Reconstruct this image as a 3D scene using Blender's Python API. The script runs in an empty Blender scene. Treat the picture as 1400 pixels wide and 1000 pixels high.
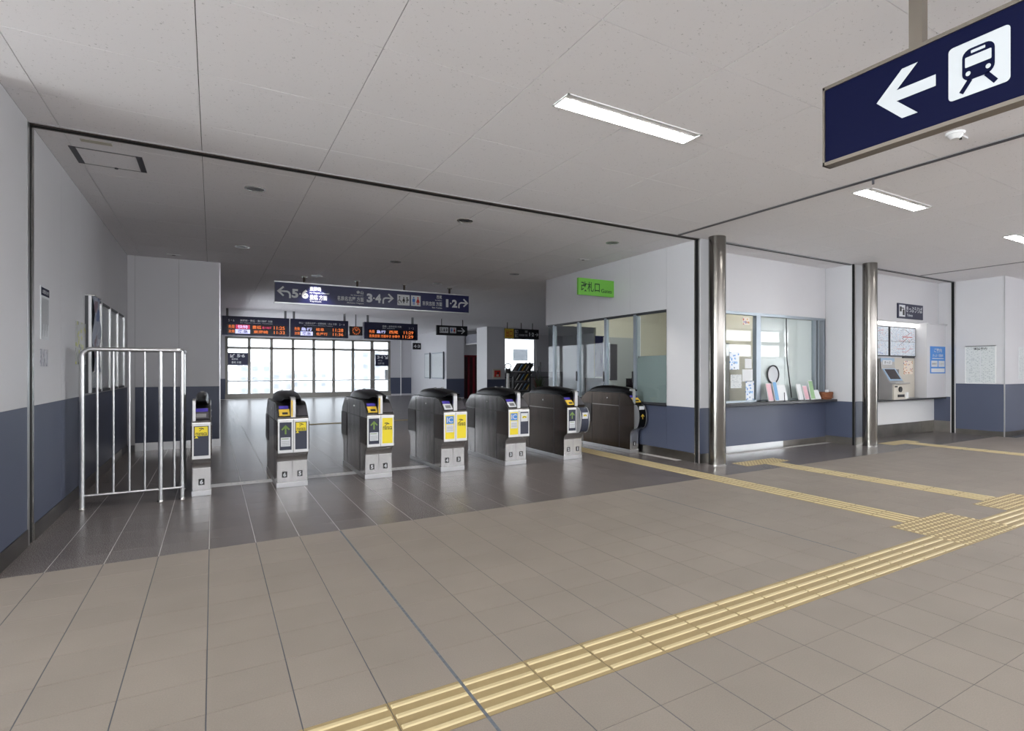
import bpy, bmesh, math, random
from mathutils import Vector, Matrix
R = math.radians
rnd = random.Random(7)
SC = bpy.context.scene
COL = SC.collection

# ------------------------------------------------------------------ camera
CAM_H = 1.3165
YAW = 32.889
CEIL = 3.19
cd = bpy.data.cameras.new('camera')
cam = bpy.data.objects.new('camera', cd)
COL.objects.link(cam)
cam.location = (0, 0, CAM_H)
cam.rotation_euler = (R(90), 0, -R(YAW))
cd.sensor_fit = 'HORIZONTAL'
cd.sensor_width = 36.0
cd.lens = 36.0 * 777.4 / 1400
cd.shift_x = -(793.28 - 700) / 1400
cd.shift_y = (506.83 - 500) / 1400
cd.clip_start = 0.05
cd.clip_end = 1500
SC.camera = cam

# ------------------------------------------------------------------ world, light, exposure
SKY = 9.0
w = bpy.data.worlds.new('overcast_sky')
SC.world = w
w.use_nodes = True
bg = w.node_tree.nodes['Background']
bg.inputs['Color'].default_value = (0.97, 0.975, 1.0, 1)
bg.inputs['Strength'].default_value = SKY
SC.view_settings.view_transform = 'Standard'
SC.view_settings.look = 'None'
SC.view_settings.gamma = 1
SC.view_settings.exposure = 2.04
SC.view_settings.use_curve_mapping = False
try:
    SC.cycles.max_bounces = 10
    SC.cycles.diffuse_bounces = 6
    SC.cycles.glossy_bounces = 5
    SC.cycles.transparent_max_bounces = 12
    SC.cycles.sample_clamp_indirect = 6
    SC.cycles.caustics_reflective = True
    SC.cycles.caustics_refractive = False
except Exception:
    pass


def area(name, loc, rot, sx, sy, power, color=(1, 1, 1), portal=False):
    l = bpy.data.lights.new(name, 'AREA')
    l.shape = 'RECTANGLE'
    l.size, l.size_y = sx, sy
    l.energy = power
    l.color = color
    if portal:
        l.cycles.is_portal = True
    o = bpy.data.objects.new(name, l)
    COL.objects.link(o)
    o.location = loc
    o.rotation_euler = rot
    return o


# portals only guide the sampling of the sky through the real window openings
area('window_portal', (-13.25, .2, 1.6), (R(90), 0, R(-90)), 9.6, 2.95, 1, portal=True)
area('window_portal', (6.0, -4.85, 2.52), (R(90), 0, 0), 38.0, 1.2, 1, portal=True)
area('window_portal', (-.25, 22.9, 1.4), (R(90), 0, R(-90)), 13.8, 1.8, 1, portal=True)
area('window_portal', (25.25, -1.5, 1.8), (R(90), 0, R(90)), 6.2, 2.6, 1, portal=True)
area('window_portal', (4.2, 30.9, 1.6), (R(90), 0, R(180)), 7.3, 2.7, 1, portal=True)

# ------------------------------------------------------------------ materials


def s2l(c):
    c = c / 255.0
    return c / 12.92 if c <= 0.04045 else ((c + 0.055) / 1.055) ** 2.4


def rgb(*c):
    return tuple(s2l(v) for v in c) + (1,)


MATS = {}


def mat(name, col=(200, 200, 200), rough=0.6, metal=0.0, emit=None, estr=0.0, noise=None, spec=None, aniso=None):
    m = bpy.data.materials.new(name)
    m.use_nodes = True
    nt = m.node_tree
    b = nt.nodes['Principled BSDF']
    b.inputs['Base Color'].default_value = rgb(*col)
    b.inputs['Roughness'].default_value = rough
    b.inputs['Metallic'].default_value = metal
    if spec is not None:
        b.inputs['Specular IOR Level'].default_value = spec
    if aniso:
        b.inputs['Anisotropic'].default_value = aniso
    if emit:
        b.inputs['Emission Color'].default_value = rgb(*emit)
        b.inputs['Emission Strength'].default_value = estr
    if noise:
        scale, amt = noise[0], noise[1]
        tc = nt.nodes.new('ShaderNodeNewGeometry')
        mp = nt.nodes.new('ShaderNodeMapping')
        mp.inputs['Scale'].default_value = noise[2] if len(noise) > 2 else (1, 1, 1)
        n = nt.nodes.new('ShaderNodeTexNoise')
        n.inputs['Scale'].default_value = scale
        n.inputs['Detail'].default_value = 4
        mr = nt.nodes.new('ShaderNodeMapRange')
        mr.inputs['From Min'].default_value = 0.25
        mr.inputs['From Max'].default_value = 0.75
        mr.inputs['To Min'].default_value = 1 - amt
        mr.inputs['To Max'].default_value = 1 + amt
        mx = nt.nodes.new('ShaderNodeMix')
        mx.data_type = 'RGBA'
        mx.blend_type = 'MULTIPLY'
        mx.inputs[0].default_value = 1
        mx.inputs[6].default_value = rgb(*col)
        nt.links.new(tc.outputs['Position'], mp.inputs['Vector'])
        nt.links.new(mp.outputs['Vector'], n.inputs['Vector'])
        nt.links.new(n.outputs['Fac'], mr.inputs['Value'])
        nt.links.new(mr.outputs['Result'], mx.inputs[7])
        nt.links.new(mx.outputs[2], b.inputs['Base Color'])
    MATS[name] = m
    return m


def tile_mat(name, col, rough, tile, speck, mott, bump=0.0, spec=.5):
    """floor tile: mottling + fine speckle + a slight tone step from tile to tile"""
    m = bpy.data.materials.new(name)
    m.use_nodes = True
    nt = m.node_tree
    L = nt.links.new
    b = nt.nodes['Principled BSDF']
    b.inputs['Roughness'].default_value = rough
    b.inputs['Specular IOR Level'].default_value = spec
    g = nt.nodes.new('ShaderNodeNewGeometry')
    n1 = nt.nodes.new('ShaderNodeTexNoise')
    n1.inputs['Scale'].default_value = 2.3
    n1.inputs['Detail'].default_value = 5
    n2 = nt.nodes.new('ShaderNodeTexNoise')
    n2.inputs['Scale'].default_value = 170
    n2.inputs['Detail'].default_value = 2
    L(g.outputs['Position'], n1.inputs['Vector'])
    L(g.outputs['Position'], n2.inputs['Vector'])
    sub = nt.nodes.new('ShaderNodeVectorMath')
    sub.operation = 'SUBTRACT'
    sub.inputs[1].default_value = (0.579, 2.004, 0)
    dv = nt.nodes.new('ShaderNodeVectorMath')
    dv.operation = 'DIVIDE'
    dv.inputs[1].default_value = (tile, tile, 9)
    fl = nt.nodes.new('ShaderNodeVectorMath')
    fl.operation = 'FLOOR'
    wn = nt.nodes.new('ShaderNodeTexWhiteNoise')
    wn.noise_dimensions = '3D'
    L(g.outputs['Position'], sub.inputs[0])
    L(sub.outputs[0], dv.inputs[0])
    L(dv.outputs[0], fl.inputs[0])
    L(fl.outputs[0], wn.inputs['Vector'])

    def rng(src, a, bb, lo, hi):
        r = nt.nodes.new('ShaderNodeMapRange')
        r.inputs['From Min'].default_value = a
        r.inputs['From Max'].default_value = bb
        r.inputs['To Min'].default_value = lo
        r.inputs['To Max'].default_value = hi
        L(src, r.inputs['Value'])
        return r.outputs['Result']
    a1 = rng(n1.outputs['Fac'], .3, .7, 1 - mott, 1 + mott)
    a2 = rng(n2.outputs['Fac'], .3, .7, 1 - speck, 1 + speck)
    a3 = rng(wn.outputs['Value'], 0, 1, .97, 1.03)
    m1 = nt.nodes.new('ShaderNodeMath')
    m1.operation = 'MULTIPLY'
    m2 = nt.nodes.new('ShaderNodeMath')
    m2.operation = 'MULTIPLY'
    L(a1, m1.inputs[0])
    L(a2, m1.inputs[1])
    L(m1.outputs[0], m2.inputs[0])
    L(a3, m2.inputs[1])
    mx = nt.nodes.new('ShaderNodeMix')
    mx.data_type = 'RGBA'
    mx.blend_type = 'MULTIPLY'
    mx.inputs[0].default_value = 1
    mx.inputs[6].default_value = rgb(*col)
    L(m2.outputs[0], mx.inputs[7])
    L(mx.outputs[2], b.inputs['Base Color'])
    L(rng(n2.outputs['Fac'], .3, .7, rough - .06, rough + .06), b.inputs['Roughness'])
    if bump:
        bp = nt.nodes.new('ShaderNodeBump')
        bp.inputs['Strength'].default_value = bump
        bp.inputs['Distance'].default_value = .001
        L(n2.outputs['Fac'], bp.inputs['Height'])
        L(bp.outputs['Normal'], b.inputs['Normal'])
    MATS[name] = m
    return m


def ceil_mat():
    """mineral-fibre ceiling board with small dark fissures"""
    m = bpy.data.materials.new('ceiling_board')
    m.use_nodes = True
    nt = m.node_tree
    L = nt.links.new
    b = nt.nodes['Principled BSDF']
    b.inputs['Roughness'].default_value = .9
    b.inputs['Specular IOR Level'].default_value = .2
    g = nt.nodes.new('ShaderNodeNewGeometry')
    n = nt.nodes.new('ShaderNodeTexNoise')
    n.inputs['Scale'].default_value = 55
    n.inputs['Detail'].default_value = 3
    n.inputs['Roughness'].default_value = .65
    L(g.outputs['Position'], n.inputs['Vector'])
    r = nt.nodes.new('ShaderNodeValToRGB')
    r.color_ramp.elements[0].position = .28
    r.color_ramp.elements[0].color = rgb(186, 185, 186)
    r.color_ramp.elements[1].position = .36
    r.color_ramp.elements[1].color = rgb(238, 236, 238)
    L(n.outputs['Fac'], r.inputs['Fac'])
    L(r.outputs['Color'], b.inputs['Base Color'])
    MATS['ceiling_board'] = m
    return m


def glass_mat(name, tint=(251, 253, 252), refl=1.45):
    m = bpy.data.materials.new(name)
    m.use_nodes = True
    nt = m.node_tree
    nt.nodes.remove(nt.nodes['Principled BSDF'])
    out = nt.nodes['Material Output']
    t = nt.nodes.new('ShaderNodeBsdfTransparent')
    t.inputs['Color'].default_value = rgb(*tint)
    gl = nt.nodes.new('ShaderNodeBsdfGlossy')
    gl.inputs['Roughness'].default_value = 0.0
    f = nt.nodes.new('ShaderNodeFresnel')
    gm = nt.nodes.new('ShaderNodeNewGeometry')
    mr = nt.nodes.new('ShaderNodeMapRange')       # both faces of a thin pane reflect alike
    mr.inputs['To Min'].default_value = refl
    mr.inputs['To Max'].default_value = 1 / refl
    nt.links.new(gm.outputs['Backfacing'], mr.inputs['Value'])
    nt.links.new(mr.outputs['Result'], f.inputs['IOR'])
    mx = nt.nodes.new('ShaderNodeMixShader')
    nt.links.new(f.outputs[0], mx.inputs[0])
    nt.links.new(t.outputs[0], mx.inputs[1])
    nt.links.new(gl.outputs[0], mx.inputs[2])
    nt.links.new(mx.outputs[0], out.inputs['Surface'])
    MATS[name] = m
    return m


def print_mat(name, base, inks, scale, dens=.5):
    """flat print: small coloured patches and hairlines on paper"""
    m = bpy.data.materials.new(name)
    m.use_nodes = True
    nt = m.node_tree
    L = nt.links.new
    b = nt.nodes['Principled BSDF']
    b.inputs['Roughness'].default_value = .35
    tc = nt.nodes.new('ShaderNodeTexCoord')
    mp = nt.nodes.new('ShaderNodeMapping')
    mp.inputs['Scale'].default_value = scale
    L(tc.outputs['Object'], mp.inputs['Vector'])
    v = nt.nodes.new('ShaderNodeTexVoronoi')
    v.inputs['Scale'].default_value = 1
    v.distance = 'CHEBYCHEV'
    L(mp.outputs[0], v.inputs['Vector'])
    sx = nt.nodes.new('ShaderNodeSeparateColor')
    L(v.outputs['Color'], sx.inputs[0])
    r = nt.nodes.new('ShaderNodeValToRGB')
    r.color_ramp.interpolation = 'CONSTANT'
    r.color_ramp.elements[0].position = 0
    r.color_ramp.elements[0].color = rgb(*base)
    r.color_ramp.elements[1].position = 1 - dens
    r.color_ramp.elements[1].color = rgb(*inks[0])
    for i, c in enumerate(inks[1:]):
        e = r.color_ramp.elements.new(1 - dens + dens * (i + 1) / len(inks))
        e.color = rgb(*c)
    L(sx.outputs[0], r.inputs['Fac'])
    lt = nt.nodes.new('ShaderNodeMath')
    lt.operation = 'LESS_THAN'
    lt.inputs[1].default_value = .33
    L(v.outputs['Distance'], lt.inputs[0])
    mx = nt.nodes.new('ShaderNodeMix')
    mx.data_type = 'RGBA'
    mx.inputs[6].default_value = rgb(*base)
    L(lt.outputs[0], mx.inputs[0])
    L(r.outputs['Color'], mx.inputs[7])
    L(mx.outputs[2], b.inputs['Base Color'])
    MATS[name] = m
    return m


M = MATS
tile_mat('tile_beige', (136, 127, 118), .50, .3, .10, .05, .25, .4)
tile_mat('tile_dark', (102, 96, 94), .27, .3, .06, .07, 0, .2)
mat('grout_grey', (84, 87, 94), .8)
mat('grout_light', (196, 194, 192), .8)
mat('joint_dirty', (95, 100, 108), .8, noise=(40, .35))
ceil_mat()
mat('ceiling_gap', (60, 60, 62), .9)
mat('wall_white', (200, 199, 202), .42, noise=(1.3, .02))
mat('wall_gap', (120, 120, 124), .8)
mat('wainscot_blue', (76, 82, 102), .42, noise=(1.2, .03))
mat('steel', (172, 170, 166), .24, 1.0, noise=(6, .06, (8, 8, .6)))
mat('steel_bright', (205, 205, 206), .3, .9)
mat('steel_foot', (200, 199, 198), .26, .95, noise=(5, .10, (6, 6, .8)))
mat('steel_column', (124, 120, 115), .2, 1.0, noise=(4, .05, (6, 6, .8)))
mat('steel_gate', (168, 166, 164), .16, 1.0, noise=(4, .38, (2.5, 2.5, .45)))  # stretched noise puts reflected streaks into the steel colour
mat('steel_brown', (82, 73, 66), .26, 1.0, noise=(5, .25, (3, 3, .5)))
mat('baseboard_steel', (128, 124, 120), .3, 1.0, noise=(3, .2))
mat('track_brown', (72, 62, 56), .45, .6)
mat('black', (16, 16, 18), .4)
mat('black_gloss', (9, 9, 11), .3, spec=.12)
mat('black_slot', (8, 8, 9), .8)
mat('dark_grey', (62, 60, 66), .4)
mat('mid_grey', (120, 120, 122), .5)
mat('brown_panel', (44, 33, 28), .25)
mat('display_dark', (58, 62, 76), .25)
mat('yellow', (236, 214, 40), .45)
mat('yellow_reader', (222, 186, 62), .4)
mat('purple_screen', (70, 60, 150), .2, emit=(110, 100, 190), estr=.05)
mat('blue_mark', (60, 110, 190), .4)
mat('white_print', (208, 210, 213), .5)
mat('sign_white', (186, 189, 192), .5)  # darker copy of white_print, shade of the left-facing sign in its colour
mat('grey_print', (205, 208, 212), .5)
mat('ink', (25, 25, 28), .5)
mat('green_arrow', (110, 140, 60), .4, emit=(110, 140, 60), estr=.01)
mat('sign_navy', (9, 13, 44), .5, spec=.08)
mat('sign_blue', (21, 25, 78), .3)
mat('board_navy', (21, 23, 56), .35)
mat('sign_black', (17, 17, 24), .35)
mat('sign_frame', (150, 142, 132), .32, .9)
mat('sign_green', (108, 178, 66), .4)
mat('green_ink', (12, 52, 22), .5)
mat('led_orange', (120, 60, 20), .5, emit=(235, 120, 60), estr=.28)
mat('led_red', (120, 20, 40), .5, emit=(215, 70, 110), estr=.22)
mat('led_white', (200, 200, 255), .5, emit=(205, 208, 255), estr=.22)
mat('led_face', (16, 17, 30), .25)
mat('tactile', (152, 133, 94), .5, noise=(30, .06))
mat('tactile_ridge', (196, 180, 140), .5)
mat('frame_alu', (150, 158, 166), .4, .6)
mat('frame_grey', (142, 138, 130), .5)
mat('frame_dark', (70, 72, 76), .45, .3)
mat('counter_dark', (38, 38, 44), .3)
mat('blind_white', (216, 220, 222), .6)
mat('door_red', (120, 18, 34), .3)
mat('door_red_dark', (52, 10, 16), .3)
mat('paper', (228, 230, 232), .6)
mat('paper_blue', (120, 170, 215), .5)
mat('paper_green', (150, 185, 140), .5)
mat('paper_pink', (225, 180, 190), .5)
mat('wicker', (120, 70, 42), .7, noise=(120, .35))
mat('cream', (188, 183, 168), .6)
mat('office_floor', (95, 95, 98), .6)
mat('desk_grey', (150, 152, 152), .5)
mat('machine_body', (168, 166, 164), .4, .2)
mat('machine_cream', (196, 190, 178), .4)
mat('machine_blue', (150, 176, 200), .4)
mat('screen_dark', (46, 38, 42), .15)
mat('fire_red', (190, 40, 30), .4)
mat('frosted_film', (166, 174, 173), .5)
mat('lamp_white', (255, 255, 255), .5, emit=(255, 253, 250), estr=12.0)
mat('lamp_office', (255, 255, 255), .5, emit=(255, 252, 246), estr=8.0)  # glow of the lamps added to brighten the office
mat('lamp_reflector', (190, 190, 190), .4)
mat('lightbar_lit', (255, 255, 255), .5, emit=(255, 252, 244), estr=1.2)
mat('downlight_inner', (92, 86, 82), .3, .6)
mat('chrome_ring', (196, 194, 190), .25, .8)
mat('plastic_white', (225, 225, 225), .4)
mat('ground_grey', (196, 197, 198), .9, noise=(.05, .2))
mat('building_pale', (228, 228, 228), .8)  # lightened so the town looks washed out by daylight
mat('building_tan', (216, 212, 206), .8)
mat('building_window', (176, 180, 186), .6)  # low contrast to the facade, washed-out daylight in the colour
mat('leaf', (52, 70, 40), .6)
mat('leaf_dark', (40, 34, 32), .6)
mat('terracotta', (112, 70, 56), .6)
mat('poster_blue', (62, 130, 205), .4)
mat('cable_grey', (205, 207, 210), .5, noise=(8, .08))
glass_mat('glass_clear')
glass_mat('glass_window', (246, 250, 250))
glass_mat('glass_tinted', (140, 143, 145))  # tint added to weaken daylight through the inner hall windows
glass_mat('glass_grey', (198, 199, 200))  # tint added to weaken the clerestory daylight
glass_mat('glass_smoke', (172, 174, 176))  # tint added to weaken daylight through the hidden side window
glass_mat('glass_office', (236, 240, 240), 1.27)
print_mat('print_map', (214, 222, 230), [(170, 190, 215), (196, 204, 214), (150, 158, 176), (215, 190, 190)], (34, 34, 46), .8)
print_mat('print_table', (206, 210, 210), [(182, 188, 190), (160, 168, 172), (192, 196, 200)], (28, 28, 70), .7)
print_mat('print_flyer', (226, 214, 200), [(196, 84, 60), (206, 150, 60), (130, 110, 160), (150, 60, 50)], (24, 24, 30), .7)
print_mat('print_poster', (150, 156, 172), [(90, 108, 150), (186, 190, 200), (120, 100, 110), (170, 160, 150)], (4, 4, 5), .8)
print_mat('print_notice', (168, 168, 176), [(70, 72, 86), (130, 134, 146), (96, 96, 110)], (60, 60, 34), .7)
print_mat('print_yellow', (170, 172, 168), [(186, 186, 70), (160, 164, 80), (90, 96, 90)], (14, 14, 18), .8)
print_mat('print_blue', (226, 232, 240), [(90, 150, 215), (150, 195, 235), (110, 130, 160)], (26, 26, 26), .75)

# ------------------------------------------------------------------ mesh helpers


class MB:
    def __init__(s):
        s.v, s.f, s.m = [], [], []
        s.mats = []

    def mi(s, name):
        if name is None:
            name = s.mats[0] if s.mats else 'black'
        if name not in s.mats:
            s.mats.append(name)
        return s.mats.index(name)

    def add(s, vs, fs, m=None):
        k = s.mi(m)
        n = len(s.v)
        s.v += [tuple(v) for v in vs]
        for f in fs:
            s.f.append([i + n for i in f])
            s.m.append(k)
        return s

    def box(s, x0, y0, z0, x1, y1, z1, m=None):
        x0, x1 = min(x0, x1), max(x0, x1)
        y0, y1 = min(y0, y1), max(y0, y1)
        z0, z1 = min(z0, z1), max(z0, z1)
        vs = [(x0, y0, z0), (x1, y0, z0), (x1, y1, z0), (x0, y1, z0), (x0, y0, z1), (x1, y0, z1), (x1, y1, z1), (x0, y1, z1)]
        return s.add(vs, [(0, 3, 2, 1), (4, 5, 6, 7), (0, 1, 5, 4), (1, 2, 6, 5), (2, 3, 7, 6), (3, 0, 4, 7)], m)

    def prism_x(s, poly, x0, x1, m=None):
        """poly of (y,z), counter-clockwise seen from +x"""
        n = len(poly)
        vs = [(x0, a, b) for a, b in poly] + [(x1, a, b) for a, b in poly]
        fs = [list(range(n))[::-1], [n + i for i in range(n)]]
        fs += [(i, (i + 1) % n, n + (i + 1) % n, n + i) for i in range(n)]
        return s.add(vs, fs, m)

    def prism_y(s, poly, y0, y1, m=None):
        """poly of (x,z), counter-clockwise seen from the front (-y)"""
        n = len(poly)
        vs = [(a, y0, b) for a, b in poly] + [(a, y1, b) for a, b in poly]
        fs = [list(range(n)), [n + i for i in range(n)][::-1]]
        fs += [((i + 1) % n, i, n + i, n + (i + 1) % n) for i in range(n)]
        return s.add(vs, fs, m)

    def prism_z(s, poly, z0, z1, m=None):
        n = len(poly)
        vs = [(a, b, z0) for a, b in poly] + [(a, b, z1) for a, b in poly]
        fs = [list(range(n))[::-1], [n + i for i in range(n)]]
        fs += [(i, (i + 1) % n, n + (i + 1) % n, n + i) for i in range(n)]
        return s.add(vs, fs, m)

    def flat(s, poly, y, m=None):
        return s.add([(a, y, b) for a, b in poly], [list(range(len(poly)))], m)

    def cyl(s, x, y, z0, z1, r0, r1=None, n=20, m=None):
        r1 = r0 if r1 is None else r1
        vs = [(x + r0 * math.cos(2 * math.pi * i / n), y + r0 * math.sin(2 * math.pi * i / n), z0) for i in range(n)]
        vs += [(x + r1 * math.cos(2 * math.pi * i / n), y + r1 * math.sin(2 * math.pi * i / n), z1) for i in range(n)]
        fs = [list(range(n))[::-1], [n + i for i in range(n)]]
        fs += [(i, (i + 1) % n, n + (i + 1) % n, n + i) for i in range(n)]
        return s.add(vs, fs, m)

    def tube(s, pts, r, n=10, m=None):
        pts = [Vector(p) for p in pts]
        rings = []
        up0 = None
        for i, p in enumerate(pts):
            d = (pts[min(i + 1, len(pts) - 1)] - pts[max(i - 1, 0)]).normalized()
            if up0 is None:
                up0 = Vector((0, 0, 1)) if abs(d.z) < .9 else Vector((1, 0, 0))
            a = d.cross(up0).normalized()
            b = a.cross(d).normalized()
            up0 = b
            rings.append([p + r * (math.cos(2 * math.pi * k / n) * a + math.sin(2 * math.pi * k / n) * b) for k in range(n)])
        vs = [v for rg in rings for v in rg]
        fs = []
        for i in range(len(rings) - 1):
            for k in range(n):
                fs.append((i * n + k, i * n + (k + 1) % n, (i + 1) * n + (k + 1) % n, (i + 1) * n + k))
        fs.append(list(range(n))[::-1])
        fs.append([(len(rings) - 1) * n + k for k in range(n)])
        # outward check is done in build()
        return s.add(vs, fs, m)

    def disc(s, cx, cz, r, y, n=20, m=None):
        return s.flat([(cx + r * math.cos(2 * math.pi * i / n), cz + r * math.sin(2 * math.pi * i / n)) for i in range(n)], y, m)

    def stroke(s, pts, wd, y, m=None):
        """flat thick polyline in the x-z plane facing -y"""
        P = [Vector((a, b)) for a, b in pts]
        Lf, Rt = [], []
        for i, p in enumerate(P):
            d0 = (P[i] - P[i - 1]).normalized() if i > 0 else None
            d1 = (P[i + 1] - P[i]).normalized() if i < len(P) - 1 else None
            if d0 is None:
                nrm, k = Vector((-d1.y, d1.x)), 1
            elif d1 is None:
                nrm, k = Vector((-d0.y, d0.x)), 1
            else:
                n0, n1 = Vector((-d0.y, d0.x)), Vector((-d1.y, d1.x))
                nrm = (n0 + n1).normalized()
                k = min(1 / max(nrm.dot(n0), .3), 2.5)
            Lf.append(p + nrm * wd / 2 * k)
            Rt.append(p - nrm * wd / 2 * k)
        n = len(P)
        vs = [(p.x, y, p.y) for p in Rt] + [(p.x, y, p.y) for p in Lf]
        fs = [(i, i + 1, n + i + 1, n + i) for i in range(n - 1)]
        return s.add(vs, fs, m)

    def text(s, body, x0, z0, x1, z1, y, m=None, fit=False, bold=.012):
        """lettering fitted into the rectangle (kept in proportion unless fit)"""
        vs, fs, bb = glyphs(body, bold)
        w_, h_ = bb[1] - bb[0], bb[3] - bb[2]
        if fit:
            sx, sz = (x1 - x0) / w_, (z1 - z0) / h_
        else:
            sx = sz = min((x1 - x0) / w_, (z1 - z0) / h_)
        ox = (x0 + x1) / 2 - sx * (bb[0] + bb[1]) / 2
        oz = (z0 + z1) / 2 - sz * (bb[2] + bb[3]) / 2
        return s.add([(ox + sx * a, y, oz + sz * b) for a, b in vs], fs, m)

    def mesh(s, name, bevel=0, smooth=False, fix=True):
        me = bpy.data.meshes.new(name)
        me.from_pydata(s.v, [], s.f)
        for nm in s.mats:
            me.materials.append(MATS[nm])
        me.polygons.foreach_set('material_index', s.m)
        if fix or bevel:
            bm = bmesh.new()
            bm.from_mesh(me)
            if fix:
                bmesh.ops.recalc_face_normals(bm, faces=bm.faces)
            if bevel:
                es = [e for e in bm.edges if len(e.link_faces) == 2 and e.calc_face_angle(0) > .35]
                bmesh.ops.bevel(bm, geom=es, offset=bevel, segments=2, affect='EDGES', profile=.6)
            bm.to_mesh(me)
            bm.free()
        if smooth:
            me.polygons.foreach_set('use_smooth', [True] * len(me.polygons))
            try:
                me.set_sharp_from_angle(angle=R(40))
            except Exception:
                pass
        me.update()
        return me

    def build(s, name, parent=None, bevel=0, smooth=False, label=None, fix=True):
        o = bpy.data.objects.new(name, s.mesh(name, bevel, smooth, fix))
        COL.objects.link(o)
        if parent:
            o.parent = parent
        if label:
            o['label'] = label
        return o


_fc = bpy.data.curves.new('letters', 'FONT')
_fc.resolution_u = 3
_fc.offset = 0.012
_fo = bpy.data.objects.new('letters', _fc)
_gl = {}


def glyphs(body, bold=.012):
    if (body, bold) not in _gl:
        _fc.offset = bold
        _fc.body = body
        me = _fo.to_mesh()
        vs = [(v.co.x, v.co.y) for v in me.vertices]
        fs = [tuple(p.vertices) for p in me.polygons]
        # every face to look at +z of the text, i.e. -y once stood upright
        out = []
        for f in fs:
            a = sum(vs[f[i]][0] * vs[f[(i + 1) % len(f)]][1] - vs[f[(i + 1) % len(f)]][0] * vs[f[i]][1] for i in range(len(f)))
            out.append(f if a > 0 else f[::-1])
        xs = [v[0] for v in vs]
        ys = [v[1] for v in vs]
        _gl[body, bold] = (vs, out, (min(xs), max(xs), min(ys), max(ys)))
        _fo.to_mesh_clear()
    return _gl[body, bold]


def lane_digits(mb, pair, x0, z0, x1, z1, y, m):
    """two bold platform digits with a round dot between"""
    w_ = x1 - x0
    for ch, a in ((pair[0], x0), (pair[1], x1 - w_ * .40)):
        k = .135 * w_ if ch == '1' else 0
        mb.text(ch, a + k, z0, a + w_ * .40 - k * .6, z1, y, m, True, .045)
    mb.disc((x0 + x1) / 2, (z0 + z1) / 2, w_ * .06, y, 12, m)


def thing(name, label, cat, loc=(0, 0, 0), rotz=0, group=None):
    o = bpy.data.objects.new(name, None)
    o.empty_display_size = .1
    COL.objects.link(o)
    o.location = loc
    o.rotation_euler = (0, 0, R(rotz))
    o['label'] = label
    o['category'] = cat
    if group:
        o['group'] = group
    return o


def tag(o, label, cat, group=None, kind=None):
    o['label'] = label
    o['category'] = cat
    if group:
        o['group'] = group
    if kind:
        o['kind'] = kind
    return o


def struct(o, label, cat):
    return tag(o, label, cat, kind='structure')


def box(name, a, b, m, parent=None, bevel=0):
    return MB().box(*a, *b, m).build(name, parent, bevel)


def copy_tree(o, parent=None):
    c = o.copy()
    COL.objects.link(c)
    if parent:
        c.parent = parent
    for ch in list(o.children):
        copy_tree(ch, c)
    return c


def inst(mesh, name, loc, parent=None):
    o = bpy.data.objects.new(name, mesh)
    COL.objects.link(o)
    o.location = loc
    if parent:
        o.parent = parent
    return o


# how a place projects, only used to pick WHICH floor and ceiling pieces become single objects
_c, _s = math.cos(R(YAW)), math.sin(R(YAW))


def seen_size(x, y, z):
    d = x * _s + y * _c
    a = x * _c - y * _s
    if d < .4:
        return None
    u = 793.3 + 777.4 * a / d
    v = 506.8 - 777.4 * (z - CAM_H) / d
    if u < -120 or u > 1520 or v < -150 or v > 1150:
        return None
    return abs(z - CAM_H) / d ** 3


XL, XR = -1.16, 13.14       # left wall, far right wall face
XO = 5.80                   # ticket office face
YT = 5.89                   # shutter line
YB = -4.60                  # window wall behind the photographer
YF = 30.7                   # far window wall
YW = 5.0                     # where the left wall starts
XW = -13.0                  # left end of the passage
XE = 25.0                   # right end of the passage
T0X, T0Y, TS = 0.579, 2.004, 0.300
C0X, C0Y, CS = 0.834, 3.394, 0.910

# ------------------------------------------------------------------ floor
fl = MB().box(XW - .2, YB - .2, -.30, XE + .2, T0Y + 10 * TS, -.0014, 'grout_grey').box(XW - .2, T0Y + 10 * TS, -.30, XE + .2, YW + .2, -.0014, 'grout_light').box(XL - .2, YW + .2, -.30, XE + .2, YF + .3, -.0014, 'grout_light').build('floor')
struct(fl, 'tiled station floor, beige in front and dark grey towards the ticket gates', 'floor')
DARK_FROM = T0Y + 10 * TS
g = .002


QX, QY, QB = TS / 2 - .0020, TS / 2 - .0009, .0005
TF = [(4, 5, 6, 7), (0, 1, 5, 4), (1, 2, 6, 5), (2, 3, 7, 6), (3, 0, 4, 7)]


def tile_verts(x, y):
    v = [(x + sx * QX, y + sy * QY, -.004) for sx, sy in ((-1, -1), (1, -1), (1, 1), (-1, 1))]
    return v + [(x + sx * (QX - QB), y + sy * (QY - QB), 0) for sx, sy in ((-1, -1), (1, -1), (1, 1), (-1, 1))]


def tile_mesh(kind):
    return MB().add(tile_verts(0, 0), TF, kind).mesh('tile', fix=False)


TM = {k: tile_mesh(k) for k in ('tile_beige', 'tile_dark')}
cells = []
for i in range(-46, 84):
    for j in range(-23, 38):
        x, y = T0X + (i + .5) * TS, T0Y + (j + .5) * TS
        if x < (XL + .02 if y > 4.95 else XW) or x > XE - .1 or y < YB or y > 13.2:
            continue
        if x > XO and y > 6.35 and y < 10.3:
            continue
        if x > XR and y > 4.85:
            continue
        if j == 0 and -3 <= i <= 20:
            continue                       # the guide strip lies here
        k = 'tile_dark' if y > DARK_FROM else 'tile_beige'
        cells.append((seen_size(x, y, 0) or 0, x, y, k))
cells.sort(reverse=True)
rest = {'tile_beige': MB(), 'tile_dark': MB()}
for n, (sz, x, y, k) in enumerate(cells):
    if n < 298:
        t = inst(TM[k], 'tile', (x, y, 0), fl)
    else:
        rest[k].add(tile_verts(x, y), TF, k)
for k in rest:
    o = rest[k].build('floor_tiles', fl, fix=False)
    o['kind'] = 'stuff'
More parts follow.
